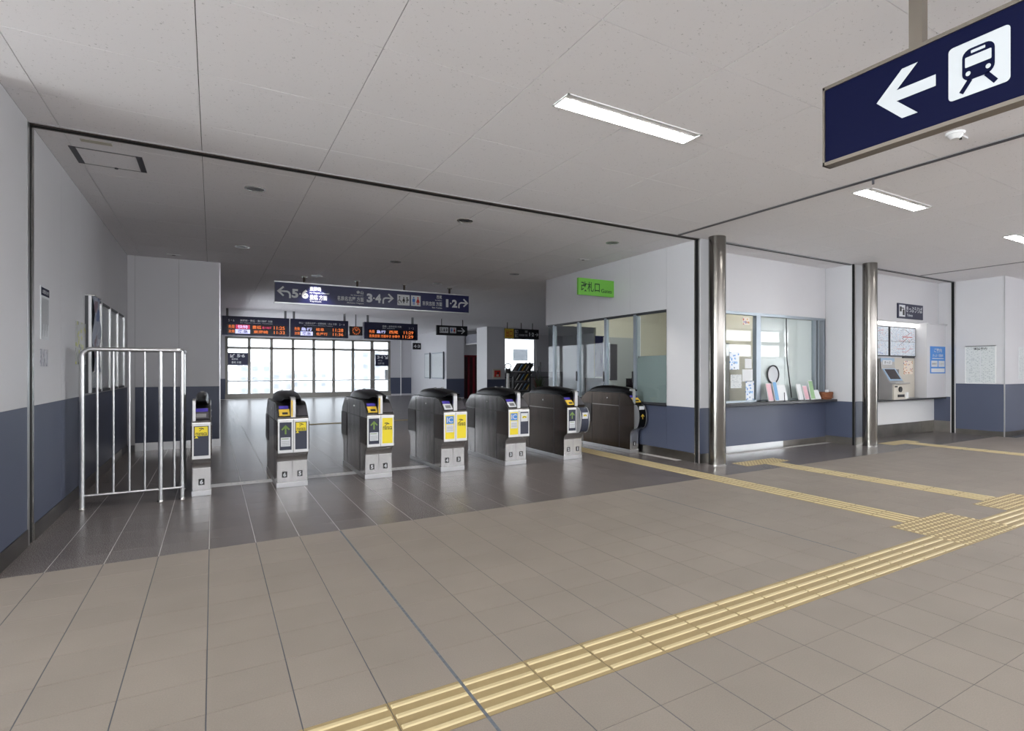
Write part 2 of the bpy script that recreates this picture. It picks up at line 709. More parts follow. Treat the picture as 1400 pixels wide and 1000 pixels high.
# beyond 13 m the tiles melt together: slabs of nine tiles
far = MB()
for i in range(-2, 20):
    for j in range(19):
        x, y = .579 - 1.8 + i * .9, 13.104 + j * .9
        if x > 14 or x < XL - .4 or y > YF:
            continue
        far.box(x + .003, y + .003, -.004, x + .897, min(y + .897, YF), 0, 'tile_dark')
o = far.build('distant_floor_tiles', fl, fix=False)
o['kind'] = 'stuff'
# two open expansion joints with dirty sealant
for x, y0, y1, wd in ((T0X + TS, YB, 4.98, .013), (T0X + 11 * TS, 2.35, 4.98, .009)):
    MB().box(x - wd / 2, y0, -.004, x + wd / 2, y1, .0006, 'joint_dirty').build('expansion_joint', fl)

# ------------------------------------------------------------------ tactile paving


def tac_mesh(kind, along):
    mb = MB()
    h = .150 - .0015
    mb.box(-h, -h, 0, h, h, .0022, 'tactile')
    zt, hh = .0022, .005
    if kind == 'bar':
        for k in range(4):
            c = -.1125 + k * .075
            w0, w1, l0, l1 = .0135, .009, .143, .139
            lo = [(-l0, c - w0), (l0, c - w0), (l0, c + w0), (-l0, c + w0)]
            hi = [(-l1, c - w1), (l1, c - w1), (l1, c + w1), (-l1, c + w1)]
            if along == 'y':
                lo = [(-b_, a_) for a_, b_ in lo]
                hi = [(-b_, a_) for a_, b_ in hi]
            mb.add([(a_, b_, zt) for a_, b_ in lo] + [(a_, b_, zt + hh) for a_, b_ in hi],
                   [(4, 5, 6, 7), (0, 1, 5, 4), (1, 2, 6, 5), (2, 3, 7, 6), (3, 0, 4, 7)], 'tactile_ridge')
    else:
        for a_ in range(5):
            for b_ in range(5):
                mb.cyl(-.12 + a_ * .06, -.12 + b_ * .06, zt, zt + hh, .0165, .010, 8, 'tactile_ridge')
    return mb.mesh('tactile_tile', fix=False)


TBX, TBY, TDOT = tac_mesh('bar', 'x'), tac_mesh('bar', 'y'), tac_mesh('dot', 'x')
p = thing('tactile_paving', 'long yellow guide strip of ridged tiles crossing the beige floor in front', 'tactile paving', (0, T0Y + .15, -.002))
p['kind'] = 'structure'
for i in range(-3, 21):
    x = T0X + (i + .5) * TS
    dots = 14 <= i <= 16
    inst(TDOT if dots else TBX, 'tactile_tile', (x, 0, 0), p)
for i in (14, 15, 16):
    inst(TDOT, 'tactile_tile', (T0X + (i + .5) * TS, .30, .002), p)
for i in (19, 20, 21):
    inst(TDOT, 'tactile_tile', (T0X + (i + .5) * TS, .30, .002), p)
p = thing('tactile_paving', 'yellow guide strip running from the dotted junction through the widest gate lane', 'tactile paving', (5.16, 0, 0))
p['kind'] = 'structure'
for j in range(26):
    inst(TBY, 'tactile_tile', (0, 2.604 + .15 + j * .3, 0), p)
p = thing('tactile_paving', 'yellow guide strip leading to the ticket window counter between two columns', 'tactile paving', (6.68, 0, 0))
p['kind'] = 'structure'
for j in range(9):
    inst(TBY, 'tactile_tile', (0, 2.604 + .15 + j * .3, 0), p)
for k in (-1, 0, 1):
    inst(TDOT, 'tactile_tile', (k * .3 - .06, 5.604 - .15, 0), p)
p = thing('tactile_paving', 'faint yellow guide strip leading to the ticket machine recess', 'tactile paving', (10.62, 0, 0))
p['kind'] = 'structure'
for j in range(6):
    inst(TBY, 'tactile_tile', (0, 3.604 + .15 + j * .3, 0), p)
for k in (-1, 0, 1):
    inst(TDOT, 'tactile_tile', (k * .3 - .1, 5.404 + .15, 0), p)
p = thing('tactile_paving', 'yellow guide strip crossing the dark floor inside beyond the gates', 'tactile paving', (0, 15.2, 0))
p['kind'] = 'structure'
for i in range(14):
    inst(TBX, 'tactile_tile', (2.0 + i * .3, 0, 0), p)

# ------------------------------------------------------------------ ceiling
ce = MB().box(XW - .2, YB - .2, CEIL + .008, XE + .2, YW + .2, CEIL + .3, 'ceiling_gap').box(XL - .2, YW + .2, CEIL + .008, XE + .2, YF + .3, CEIL + .3, 'ceiling_gap').build('ceiling')
struct(ce, 'white ceiling of large square mineral boards with fine joints', 'ceiling')


def cpanel(x0, y0, x1, y1):
    mb = MB()
    z = CEIL
    b = .0012
    mb.add([(x0, y0, z + .009), (x1, y0, z + .009), (x1, y1, z + .009), (x0, y1, z + .009),
            (x0 + b, y0 + b, z), (x1 - b, y0 + b, z), (x1 - b, y1 - b, z), (x0 + b, y1 - b, z)],
           [(7, 6, 5, 4), (4, 5, 1, 0), (5, 6, 2, 1), (6, 7, 3, 2), (7, 4, 0, 3)], 'ceiling_board')
    return mb


full = None
LIGHTS = [(2.64 + 3.64 * k, 3.372) for k in (-1, 0, 1, 2, 4)] + [(2.64 + 3.64 * k, -.268) for k in range(-1, 5)]  # the row over the camera is unseen, added for more light
cells = []
for i in range(-16, 28):
    for j in range(-10, 31):
        x0, y0 = C0X + i * CS, C0Y + j * CS
        a0, a1 = max(x0 + .0015, XL if y0 + CS > 5.05 else XW), min(x0 + CS - .0015, XE)
        b0, b1 = max(y0 + .0012, YB), min(y0 + CS - .0012, YF)
        if a1 - a0 < .02 or b1 - b0 < .02:
            continue
        cells.append((seen_size((a0 + a1) / 2, (b0 + b1) / 2, CEIL) or 0, a0, b0, a1, b1))
cells.sort(reverse=True)
cr = MB()
n1 = 0
for n, (sz, a0, b0, a1, b1) in enumerate(cells):
    if n < 280 and sz > 0:
        std = abs(a1 - a0 - CS + .003) < 1e-4 and abs(b1 - b0 - CS + .0024) < 1e-4
        if std:
            if full is None:
                full = cpanel(-CS / 2 + .0015, -CS / 2 + .0012, CS / 2 - .0015, CS / 2 - .0012).mesh('ceiling_panel', fix=False)
            inst(full, 'ceiling_panel', ((a0 + a1) / 2, (b0 + b1) / 2, 0), ce)
        else:
            cpanel(a0, b0, a1, b1).build('ceiling_panel', ce, fix=False)
    else:
        t = cpanel(a0, b0, a1, b1)
        cr.add(t.v, t.f, 'ceiling_board')
o = cr.build('ceiling_panels', ce, fix=False)
o['kind'] = 'stuff'

# ------------------------------------------------------------------ walls


def wall_panels(parent, axis, face, sgn, spans, z0, z1, m, name):
    """cladding panels on a wall; axis 'x' = wall plane x=face looking sgn, spans along the other axis"""
    for a, b_ in spans:
        mb = MB()
        if axis == 'x':
            mb.box(face, a + .0015, z0, face - sgn * .008, b_ - .0015, z1, m)
        else:
            mb.box(a + .0015, face, z0, b_ - .0015, face - sgn * .008, z1, m)
        mb.build(name, parent)


def spans(a, b_, st):
    n = max(1, round((b_ - a) / st))
    return [(a + (b_ - a) * k / n, a + (b_ - a) * (k + 1) / n) for k in range(n)]


WZ = 1.045
# left wall
wl = MB()
wl.box(XL - .2, YW, 0, XL - .008, 11.9, CEIL, 'wall_gap')
wl.box(XW - .2, YB - .2, 0, XW, YW, .15, 'wall_white')
wl.box(XW - .2, YB - .2, 3.05, XW, YW, CEIL, 'wall_white')
wl.box(XW - .2, YW, 0, XL - .2, YW + .2, CEIL, 'wall_white')
wl = wl.build('wall_left')
struct(wl, 'long white wall with dark blue lower panels on the fenced side', 'wall')
for sp in (spans(YW, 5.80, .80), spans(5.98, 11.7, .95)):
    wall_panels(wl, 'x', XL, 1, sp, WZ, CEIL, 'wall_white', 'panel')
    wall_panels(wl, 'x', XL, 1, sp, .13, WZ - .002, 'wainscot_blue', 'wainscot_panel')
bl = box('baseboard_left', (XL - .006, YW, 0), (XL + .006, 5.80, .128), 'baseboard_steel')
struct(bl, 'steel baseboard under the blue wall panels nearest the camera', 'baseboard')
bl2 = box('baseboard_left', (XL - .006, 5.98, 0), (XL + .006, 11.0, .128), 'baseboard_steel')
struct(bl2, 'steel baseboard running behind the fence', 'baseboard')

# end wall behind the fence
wb = box('wall_end', (XL - .2, 11.708, 0), (.102, 12.3, CEIL), 'wall_gap')
struct(wb, 'short white wall with blue wainscot closing the space behind the fence', 'wall')
for sp in ([(XL, -1.06)], spans(-1.06, .11, .6)):
    wall_panels(wb, 'y', 11.70, -1, sp, WZ if sp[0][0] > -1.1 else .1, CEIL, 'wall_white', 'panel')
wall_panels(wb, 'y', 11.70, -1, spans(-1.06, .11, .6), .13, WZ - .002, 'wainscot_blue', 'wainscot_panel')
wall_panels(wb, 'x', .11, 1, [(11.70, 12.3)], WZ, CEIL, 'wall_white', 'panel')
wall_panels(wb, 'x', .11, 1, [(11.70, 12.3)], 0, WZ, 'wainscot_blue', 'wainscot_panel')
MB().box(.10, 11.692, .0, .116, 11.702, CEIL, 'steel_bright').build('corner_trim', wb)
bb = box('baseboard_end', (-1.06, 11.69, 0), (.118, 11.70, .13), 'steel_bright')
struct(bb, 'bright steel baseboard of the short wall behind the fence', 'baseboard')
wl3 = MB()
wl3.box(-.1, 12.3, 0, .11, YF, .5, 'wall_white')
wl3.box(-.1, 12.3, 2.3, .11, YF, CEIL, 'wall_white')
wl3.box(-.1, 12.3, .5, .11, 16.0, 2.3, 'wall_white')
wl3.box(-.1, 29.8, .5, .11, YF, 2.3, 'wall_white')
wl3 = wl3.build('wall_inner')
struct(wl3, 'side wall of the inner hall hidden beyond the short wall', 'wall')
w9 = thing('window_9', 'long platform side window hidden beyond the short wall', 'window', (0, 0, 0))
w9['kind'] = 'structure'
f = MB()
for k in range(9):
    f.box(-.05, 16.0 + k * 1.72, .5, .05, 16.08 + k * 1.72, 2.3, 'frame_grey')
f.build('window_frame', w9)
MB().box(-.004, 16.0, .5, .004, 29.8, 2.3, 'glass_smoke').build('pane', w9)

# ticket office wall (faces the gates)
wo = MB()
wo.box(XO + .008, 5.85, 0, XO + .12, 6.55, CEIL, 'wall_gap')
wo.box(XO + .008, 6.55, 2.25, XO + .12, 10.26, CEIL, 'wall_gap')
wo.box(XO + .008, 6.55, 0, XO + .12, 10.26, .78, 'wall_gap')
wo = wo.build('wall_office')
struct(wo, 'white ticket office wall with blue base and wide glazing beside the gates', 'wall')
wall_panels(wo, 'x', XO, -1, [(5.955, 6.55)], .785, CEIL, 'wall_white', 'panel')
wall_panels(wo, 'x', XO, -1, [(5.955, 6.55), (6.55, 7.44), (7.44, 8.37), (8.37, 9.3), (9.3, 10.26)], .13, .782, 'wainscot_blue', 'wainscot_panel')
wall_panels(wo, 'x', XO, -1, [(6.55, 7.44), (7.44, 8.37), (8.37, 9.3), (9.3, 10.26)], 2.25, CEIL, 'wall_white', 'panel')
MB().box(XO, 10.255, 2.25, XO + .35, 10.275, CEIL, 'wall_white').build('panel', wo)
MB().box(XO, 6.55, 2.238, XO + .12, 10.26, 2.249, 'frame_dark').build('window_head', wo)
MB().box(XO, 6.542, .782, XO + .12, 6.552, 2.25, 'wall_white').build('window_reveal', wo)
MB().box(XO - .03, 6.55, .768, XO + .12, 10.26, .79, 'counter_dark').build('window_sill', wo)
bo = box('baseboard_office', (XO - .006, 5.955, 0), (XO + .006, 10.26, .128), 'baseboard_steel')
struct(bo, 'steel baseboard along the ticket office wall by the last gate', 'baseboard')

# glazing of the ticket office: window_1
w1 = thing('window_1', 'sliding office glazing in grey aluminium frames beside the gates', 'window', (XO + .05, 0, 0))
w1['kind'] = 'structure'
f = MB()
for y in (10.0, 9.08, 8.19, 7.36):
    f.box(-.03, y - .032, .79, .03, y + .032, 2.24, 'frame_alu')
f.box(-.02, 6.55, .79, .02, 6.565, 2.24, 'frame_dark')
f.box(-.02, 6.55, 2.215, .02, 10.26, 2.24, 'frame_dark')
f.box(-.02, 6.55, .79, .02, 10.26, .815, 'frame_dark')
f.build('window_frame', w1)
for y0, y1 in ((6.565, 7.33), (7.39, 8.16), (8.22, 9.05), (9.11, 9.97), (10.03, 10.25)):
    MB().box(-.004, y0, .815, .004, y1, 2.215, 'glass_office').build('pane', w1)
MB().box(.006, 6.57, .815, .010, 7.325, 1.55, 'frosted_film').build('frosted_film', w1)
MB().box(.006, 7.26, 1.52, .02, 7.33, 2.2, 'plastic_white').build('paper_strip', w1)
for y in (9.12, 8.23, 7.40):
    MB().box(-.045, y - .012, 1.12, -.032, y + .012, 1.30, 'black').build('handle', w1)

# office shell
of = MB()
of.box(XO + .12, 10.20, 0, 9.4, 10.28, .78, 'cream')
of.box(XO + .35, 10.20, 2.25, 9.4, 10.28, CEIL, 'cream')
of.box(XO + 1.2, 10.20, .78, 9.4, 10.28, 2.25, 'cream')
of.box(9.40, 6.45, 0, 9.46, 10.28, CEIL, 'cream')
of = of.build('wall_office_inner')
struct(of, 'cream inner walls of the ticket office seen through its glazing', 'wall')
ofl = box('floor_office', (XO + .12, 6.45, 0), (9.4, 10.2, .012), 'office_floor')
struct(ofl, 'grey carpet floor inside the ticket office', 'floor')
d = thing('door_1', 'pale inner office door with dark window panel', 'door', (7.6, 10.19, 0))
d['kind'] = 'structure'
MB().box(-.42, -.02, 0, .42, .0, 2.05, 'desk_grey').build('door_leaf', d)
MB().box(-.30, -.028, 1.1, -.05, -.02, 1.9, 'dark_grey').build('door_glass', d)
MB().tube([(.34, -.06, .95), (.34, -.06, 1.15)], .012, 8, 'black').build('handle', d)

# ---- recess 1: ticket window
RY = 6.33
pr1 = MB()
pr1.box(6.14, RY, 2.27, 9.46, RY + .1, CEIL, 'wall_white')
pr1.box(6.14, RY, .10, 9.46, RY + .1, .775, 'wainscot_blue')
pr1.box(6.14, RY + .02, 0, 9.46, RY + .1, .10, 'wall_gap')
pr1.box(6.14, RY, .775, 6.2, RY + .1, 2.27, 'wall_white')
pr1 = pr1.build('wall_ticket_window')
struct(pr1, 'white wall with blue base around the ticket window recess', 'wall')
pr0 = MB().box(5.92, 5.856, 0, 6.138, 6.43, CEIL, 'wall_white').build('wall_office_corner')
struct(pr0, 'narrow white wall end with blue base behind the office corner column', 'wall')
MB().box(XO, 5.845, .13, 6.14, 5.855, .78, 'wainscot_blue').build('wainscot_panel', pr0)
MB().box(XO, 5.842, .0, 6.14, 5.856, .13, 'baseboard_steel').build('baseboard', pr0)
MB().box(XO + .006, 5.842, .782, 6.14, 5.855, CEIL, 'wall_white').build('panel', pr0)
o = box('baseboard_ticket_window', (6.14, RY - .008, 0), (8.25, RY + .02, .105), 'steel_bright')  # paler steel colour on this stretch of the baseboard
struct(o, 'bright new steel baseboard under the ticket counter', 'baseboard')
o = box('baseboard_ticket_window', (8.25, RY - .008, 0), (9.46, RY + .02, .105), 'baseboard_steel')
struct(o, 'dull steel baseboard at the inner end under the ticket counter', 'baseboard')
w2 = thing('window_2', 'ticket window of three aluminium framed panes above the dark counter', 'window', (0, RY + .04, 0))
w2['kind'] = 'structure'
f = MB()
f.box(6.2, -.045, 2.225, 9.44, .04, 2.27, 'frame_alu')
f.box(6.2, -.04, .80, 9.44, .04, .825, 'frame_alu')
for x, h in ((6.22, .02), (7.63, .055), (9.17, .022), (9.255, .022), (9.42, .02)):
    f.box(x - h, -.04, .80, x + h, .04, 2.24, 'frame_alu')
f.build('window_frame', w2)
MB().box(9.195, -.02, .82, 9.23, .02, 2.22, 'frame_dark').build('frame_gap', w2)
for x0, x1 in ((6.24, 7.575), (7.685, 8.38), (8.38, 9.148)):
    MB().box(x0, -.004, .825, x1, .004, 2.225, 'glass_clear').build('pane', w2)
MB().box(7.69, .03, .825, 8.39, .045, 2.22, 'blind_white').build('blind', w2)
MB().box(8.40, .03, .825, 9.15, .045, 2.22, 'blind_white').build('blind', w2)
ring = MB()
ring.tube([(8.03 + .145 * math.cos(a), -.014, 1.25 + .15 * math.sin(a)) for a in [2 * math.pi * k / 28 for k in range(29)]], .012, 6, 'dark_grey')
ring.build('speaking_ring', w2)
MB().disc(8.03, 1.25, .135, -.008, 28, 'grey_print').build('speaking_plate', w2)
MB().tube([(8.355, -.03, 2.22), (8.36, -.03, 1.9), (8.375, -.03, 1.5), (8.44, -.03, 1.15), (8.50, -.03, .84)], .010, 6, 'ink').build('cable', w2)
ct = MB()
ct.box(6.14, 6.09, .758, 9.458, RY - .001, .80, 'counter_dark')
o = ct.build('ticket_counter', None, .003)
tag(o, 'long dark stone counter shelf below the ticket window', 'counter')

# ---- pier 2 and recess 2: ticket machine
p2 = MB()
p2.box(9.468, 5.808, .0, 9.892, 6.5, CEIL, 'wall_gap')
p2 = p2.build('wall_pier')
struct(p2, 'white pier with blue base between ticket window and machine recess', 'wall')
wall_panels(p2, 'x', 9.46, -1, [(5.808, RY)], .765, CEIL, 'wall_white', 'panel')
wall_panels(p2, 'x', 9.46, -1, [(5.808, RY)], .13, .763, 'wainscot_blue', 'wainscot_panel')
wall_panels(p2, 'x', 9.458, -1, [(5.808, RY)], 0, .13, 'baseboard_steel', 'baseboard')
wall_panels(p2, 'y', 5.80, -1, [(9.50, 9.90)], .765, CEIL, 'wall_white', 'panel')
wall_panels(p2, 'y', 5.80, -1, [(9.50, 9.90)], .13, .763, 'wainscot_blue', 'wainscot_panel')
wall_panels(p2, 'y', 5.798, -1, [(9.50, 9.90)], 0, .13, 'baseboard_steel', 'baseboard')
YM = 6.20
r2 = MB()
r2.box(9.9, YM, 0, XR, YM + .3, 2.30, 'wall_white')
r2.box(9.9, YM, 2.30, XR, YM + .3, CEIL, 'wall_white')
r3 = MB().box(9.9, YM - .10, 2.302, XR, YM - .001, CEIL, 'wall_white').build('wall_ledge')
struct(r3, 'white upper wall with its ledge over the ticket machine recess', 'wall')
r2 = r2.build('wall_ticket_machine')
struct(r2, 'white back wall of the ticket machine recess with a ledge above', 'wall')
pt_ = MB().box(12.33, 5.95, .754, XR - .002, YM - .002, 2.298, 'wall_white').build('wall_partition')
struct(pt_, 'white box partition beside the ticket machine carrying the blue poster', 'wall')
MB().box(12.33, 5.92, 2.28, XR - .002, 5.95, 2.298, 'wall_white').build('partition_cap', pt_)
lw = MB().box(9.9, YM - .012, .245, XR - .002, YM + .01, .715, 'plastic_white').build('lower_panel', r2)
for x0, x1 in ((9.9, 10.9), (10.906, 12.0), (12.006, 12.6), (12.606, XR - .002)):
    MB().box(x0, YM - .008, 0, x1, YM + .01, .24, 'baseboard_steel').build('kick_plate', r2)
o = MB().box(9.9, 5.94, .722, XR - .004, YM - .013, .752, 'counter_dark').build('machine_counter', None, .003)
tag(o, 'thin dark counter shelf below the ticket machine', 'counter')
lb = thing('light_bar', 'long lit lamp strip above the fare maps', 'lamp', (0, YM - .03, 0))
MB().box(9.9, -.05, 2.275, 12.325, .028, 2.30, 'plastic_white').build('lamp_housing', lb)
MB().box(9.9, -.045, 2.235, 12.325, .02, 2.275, 'lightbar_lit').build('lamp_tube', lb)

# right wall that steps towards the camera
wr = box('wall_right', (XR + .008, 4.888, 0), (XR + .6, YM + .3, CEIL), 'wall_gap')
struct(wr, 'white wall with dark blue base carrying a framed notice', 'wall')
wall_panels(wr, 'x', XR, -1, [(5.86, YM + .02)], .76, CEIL, 'wall_white', 'panel')
wall_panels(wr, 'x', XR, -1, [(5.86, YM + .02)], .24, .758, 'wainscot_blue', 'wainscot_panel')
wall_panels(wr, 'x', XR, -1, [(5.86, YM + .02)], 0, .238, 'baseboard_steel', 'baseboard')
wall_panels(wr, 'x', XR, -1, [(4.88, 5.76)], WZ, CEIL, 'wall_white', 'panel')
wall_panels(wr, 'x', XR, -1, [(4.88, 5.76)], .10, WZ - .002, 'wainscot_blue', 'wainscot_panel')
wall_panels(wr, 'x', XR - .002, -1, [(4.88, 5.76)], 0, .10, 'baseboard_steel', 'baseboard')
MB().box(XR - .006, 4.874, 0, XR + .012, 4.892, CEIL, 'steel_bright').build('corner_trim', wr)
wr2 = box('wall_right_front', (XR + .6, 4.888, 0), (XE + .2, 5.2, CEIL), 'wall_gap')
struct(wr2, 'white wall with blue base at the far edge facing the passage', 'wall')
wall_panels(wr2, 'y', 4.88, -1, [(XR + .012, 14.1), (14.1, 15.0), (15.0, XE)], WZ, CEIL, 'wall_white', 'panel')
wall_panels(wr2, 'y', 4.88, -1, [(XR + .012, 14.1), (14.1, 15.0), (15.0, XE)], .10, WZ - .002, 'wainscot_blue', 'wainscot_panel')
wall_panels(wr2, 'y', 4.878, -1, [(XR + .012, XE)], 0, .10, 'baseboard_steel', 'baseboard')

shade_fin = box('wall_pier', (15.0, 2.7, 0), (15.4, 4.88, CEIL), 'wall_white')  # unseen block added to keep end-window light off the wall
struct(shade_fin, 'white pier standing out from the wall beyond the picture edge', 'wall')

# ---- windows behind and to the right of the camera (daylight of the passage)
wk = MB()
wk.box(XW - .2, YB - .2, 0, XE + .2, YB, 1.95, 'wall_white')
wk.box(XW - .2, YB - .2, 3.10, XE + .2, YB, CEIL, 'wall_white')
wk = wk.build('wall_behind')
struct(wk, 'white wall under the clerestory windows behind the camera', 'wall')
w3 = thing('window_3', 'row of clerestory windows behind the camera', 'window', (0, YB - .1, 0))
w3['kind'] = 'structure'
f = MB()
for k in range(20):
    x = XL - 3.96 * 3 + k * 1.98
    f.box(x - .09, -.05, 1.95, x + .09, .05, 3.10, 'frame_grey')
f.box(XW, -.05, 2.47, XE, .05, 2.64, 'frame_grey')
f.build('window_frame', w3)
MB().box(XW, -.004, 1.95, XE, .004, 3.10, 'glass_grey').build('pane', w3)
w8 = thing('window_8', 'tall glazing at the end of the passage left of the camera', 'window', (XW - .1, 0, 0))
w8['kind'] = 'structure'
f = MB()
for k in range(11):
    y = YB + .03 + k * 0.955
    f.box(-.05, y - .04, .15, .05, y + .04, 3.05, 'frame_grey')
f.box(-.05, YB, .15, .05, YW, .22, 'frame_grey')
f.box(-.05, YB, 2.98, .05, YW, 3.05, 'frame_grey')
f.build('window_frame', w8)
MB().box(-.004, YB, .15, .004, YW, 3.05, 'glass_window').build('pane', w8)
we = MB()
we.box(XE, YB, 0, XE + .2, 4.9, .5, 'wall_white')
we.box(XE, 1.6, 0, XE + .2, 4.9, CEIL, 'wall_white')
we.box(XE, YB, 3.05, XE + .2, 4.9, CEIL, 'wall_white')
we = we.build('wall_passage_end')
struct(we, 'low white wall under the end window of the passage', 'wall')
w4 = thing('window_4', 'tall window at the right end of the passage', 'window', (XE + .1, 0, 0))
w4['kind'] = 'structure'
f = MB()
for k in range(5):
    y = YB + .05 + k * 1.53
    f.box(-.05, y - .05, .5, .05, y + .05, 3.05, 'frame_grey')
f.build('window_frame', w4)
MB().box(-.004, YB, .5, .004, 1.6, 3.05, 'glass_window').build('pane', w4)

# ------------------------------------------------------------------ shutter tracks
t = MB()
t.box(XL, YT - .045, CEIL - .012, XO, YT + .045, CEIL + .004, 'track_brown')
t.box(XL, YT - .010, CEIL - .016, XO, YT + .010, CEIL - .011, 'black_slot')
t.box(XL, YT - .058, CEIL - .008, XO, YT - .045, CEIL + .004, 'steel_bright')
t.box(XL, YT + .055, CEIL - .004, XO, YT + .062, CEIL + .004, 'dark_grey')
o = t.build('trim_1')
struct(o, 'dark shutter track across the ceiling in front of the gates', 'shutter track')
t = MB()
t.box(5.375, YB, CEIL - .010, 5.425, YT - .05, CEIL + .004, 'dark_grey')
t.box(5.365, YB, CEIL - .006, 5.375, YT - .05, CEIL + .004, 'steel_bright')
o = t.build('trim_2')
struct(o, 'thin dark ceiling track running towards the camera past the hanging sign', 'shutter track')
t = MB()
t.box(6.14, 5.80, CEIL - .012, 9.46, 5.87, CEIL + .004, 'mid_grey')
t.box(6.14, 5.825, CEIL - .016, 9.46, 5.845, CEIL - .011, 'black_slot')
o = t.build('trim_3')
struct(o, 'grey shutter track in the ceiling before the ticket window', 'shutter track')
t = MB()
t.box(9.9, 5.78, CEIL - .012, XR, 5.85, CEIL + .004, 'mid_grey')
t.box(9.9, 5.805, CEIL - .016, XR, 5.825, CEIL - .011, 'black_slot')
o = t.build('trim_4')
struct(o, 'grey shutter track in the ceiling before the ticket machine', 'shutter track')
t = MB()
t.box(11.70, YB, CEIL - .008, 11.74, 5.78, CEIL + .004, 'mid_grey')
o = t.build('trim_5')
struct(o, 'faint ceiling track ending at the ticket machine recess', 'shutter track')
# guide rails in the walls: a black slot between steel lips
t = MB()
t.box(XL - .02, 5.80, 0, XL + .002, 5.855, CEIL, 'steel_bright')
t.box(XL - .02, 5.855, 0, XL - .004, 5.925, CEIL, 'black_slot')
t.box(XL - .02, 5.925, 0, XL + .002, 5.98, CEIL, 'steel')
o = t.build('shutter_rail')
struct(o, 'steel shutter guide rail on the wall by the fence', 'shutter rail')
t = MB()
t.box(XO - .002, 5.85, 0, XO + .02, 5.875, CEIL, 'steel_bright')
t.box(XO + .004, 5.875, 0, XO + .02, 5.935, CEIL, 'black_slot')
t.box(XO - .002, 5.935, 0, XO + .02, 5.955, CEIL, 'steel')
o = t.build('shutter_rail')
struct(o, 'shutter guide rail with black slot on the office corner by the column', 'shutter rail')
t = MB()
t.box(9.456, 5.79, 0, 9.50, 5.808, CEIL, 'black_slot')
t.box(9.50, 5.79, 0, 9.52, 5.808, CEIL, 'steel_bright')
o = t.build('shutter_rail')
struct(o, 'shutter guide rail at the inner edge of the ticket window recess', 'shutter rail')
t = MB()
t.box(XR - .006, 5.78, 0, XR + .02, 5.84, CEIL, 'black_slot')
t.box(XR - .010, 5.76, 0, XR + .02, 5.782, CEIL, 'steel_bright')
t.box(XR - .010, 5.84, 0, XR + .02, 5.86, CEIL, 'steel_bright')
o = t.build('shutter_rail')
struct(o, 'shutter guide rail beyond the ticket machine recess', 'shutter rail')

# ------------------------------------------------------------------ steel columns
for x, y, lab in ((5.945, 5.655, 'polished round steel column at the ticket office corner'),
                  (9.655, 5.60, 'polished round steel column between ticket window and ticket machine')):
    mb = MB()
    mb.cyl(x, y, 0, CEIL - .001, .12, n=48, m='steel_column')
    mb.cyl(x, y, 0, .012, .128, n=48, m='steel')
    o = mb.build('column', smooth=True)
    struct(o, lab, 'column')

# ------------------------------------------------------------------ far hall
ZW = .935
wf = MB()
wf.box(.11, YF + .01, 0, .50, YF + .3, CEIL, 'wall_white')
wf.box(.50, YF + .01, 2.87, 7.90, YF + .3, CEIL, 'wall_white')
wf.box(7.90, YF + .01, 0, 13.5, YF + .3, CEIL, 'wall_white')
wf = wf.build('wall_far')
struct(wf, 'pale end wall around the big far window', 'wall')
MB().box(.11, YF - .005, 0, .50, YF + .01, ZW, 'wainscot_blue').build('wainscot_panel', wf)
for x0, x1 in ((7.90, 8.42), (8.46, 9.0)):
    MB().box(x0, YF - .005, .08, x1, YF + .01, ZW, 'wainscot_blue').build('wainscot_panel', wf)
    MB().box(x0, YF - .005, ZW + .01, x1, YF + .01, CEIL, 'wall_white').build('panel', wf)
MB().box(8.42, YF - .06, 0, 8.46, YF, CEIL, 'plastic_white').build('pipe', wf)
w5 = thing('window_5', 'big far window wall of eight bays looking out over the town', 'window', (0, YF + .06, 0))
w5['kind'] = 'structure'
ms = [.537, 1.44, 2.36, 3.28, 4.20, 5.115, 6.03, 6.97, 7.86]
f = MB()
for k, x in enumerate(ms):
    h = .075 if k in (7, 8) else .058
    f.box(x - h, -.06, .0, x + h, .06, 2.88, 'frame_grey')
f.box(.48, -.06, 2.80, 7.92, .06, 2.88, 'frame_grey')
f.box(.48, -.06, 2.325, 7.92, .06, 2.42, 'frame_grey')
f.box(.48, -.08, .0, 7.92, .08, .235, 'frame_grey')
f.build('window_frame', w5)
MB().box(7.04, -.07, .235, 7.10, .07, 2.325, 'frame_grey').build('door_frame', w5)
for a, b_ in zip(ms[:-1], ms[1:]):
    MB().box(a + .058, -.004, .235, b_ - .058, .004, 2.325, 'glass_tinted').build('pane', w5)
    MB().box(a + .058, -.004, 2.42, b_ - .058, .004, 2.80, 'glass_tinted').build('pane', w5)
MB().tube([(.55, -.12, .83), (7.85, -.12, .83)], .022, 8, 'steel_bright').build('handrail', w5)

# right side of the inner hall
wh = MB()
wh.box(9.0, 25.208, 0, 9.3, YF, CEIL, 'wall_white')
wh.box(9.3, 25.208, 0, 9.85, 25.6, CEIL, 'wall_white')
wh.box(9.85, 25.45, 2.04, 10.9, 25.75, CEIL, 'wall_white')
wh = wh.build('wall_hall_side')
struct(wh, 'white side wall of the inner hall with notice boards', 'wall')
MB().box(9.0, 25.20, .08, 9.85, 25.208, ZW, 'wainscot_blue').build('wainscot_panel', wh)
MB().box(9.0, 25.20, ZW + .01, 9.85, 25.208, CEIL, 'wall_white').build('panel', wh)
d = thing('door_2', 'dark red double door in the shade of the inner hall', 'door', (9.85, 25.42, 0))
d['kind'] = 'structure'
MB().box(0, .02, 0, 1.0, .06, 2.04, 'door_red_dark').build('door_leaf', d)
for x in (0.0, .26, .52, .80):
    MB().box(x, 0, 0, x + .10, .03, 2.04, 'door_red').build('door_stile', d)
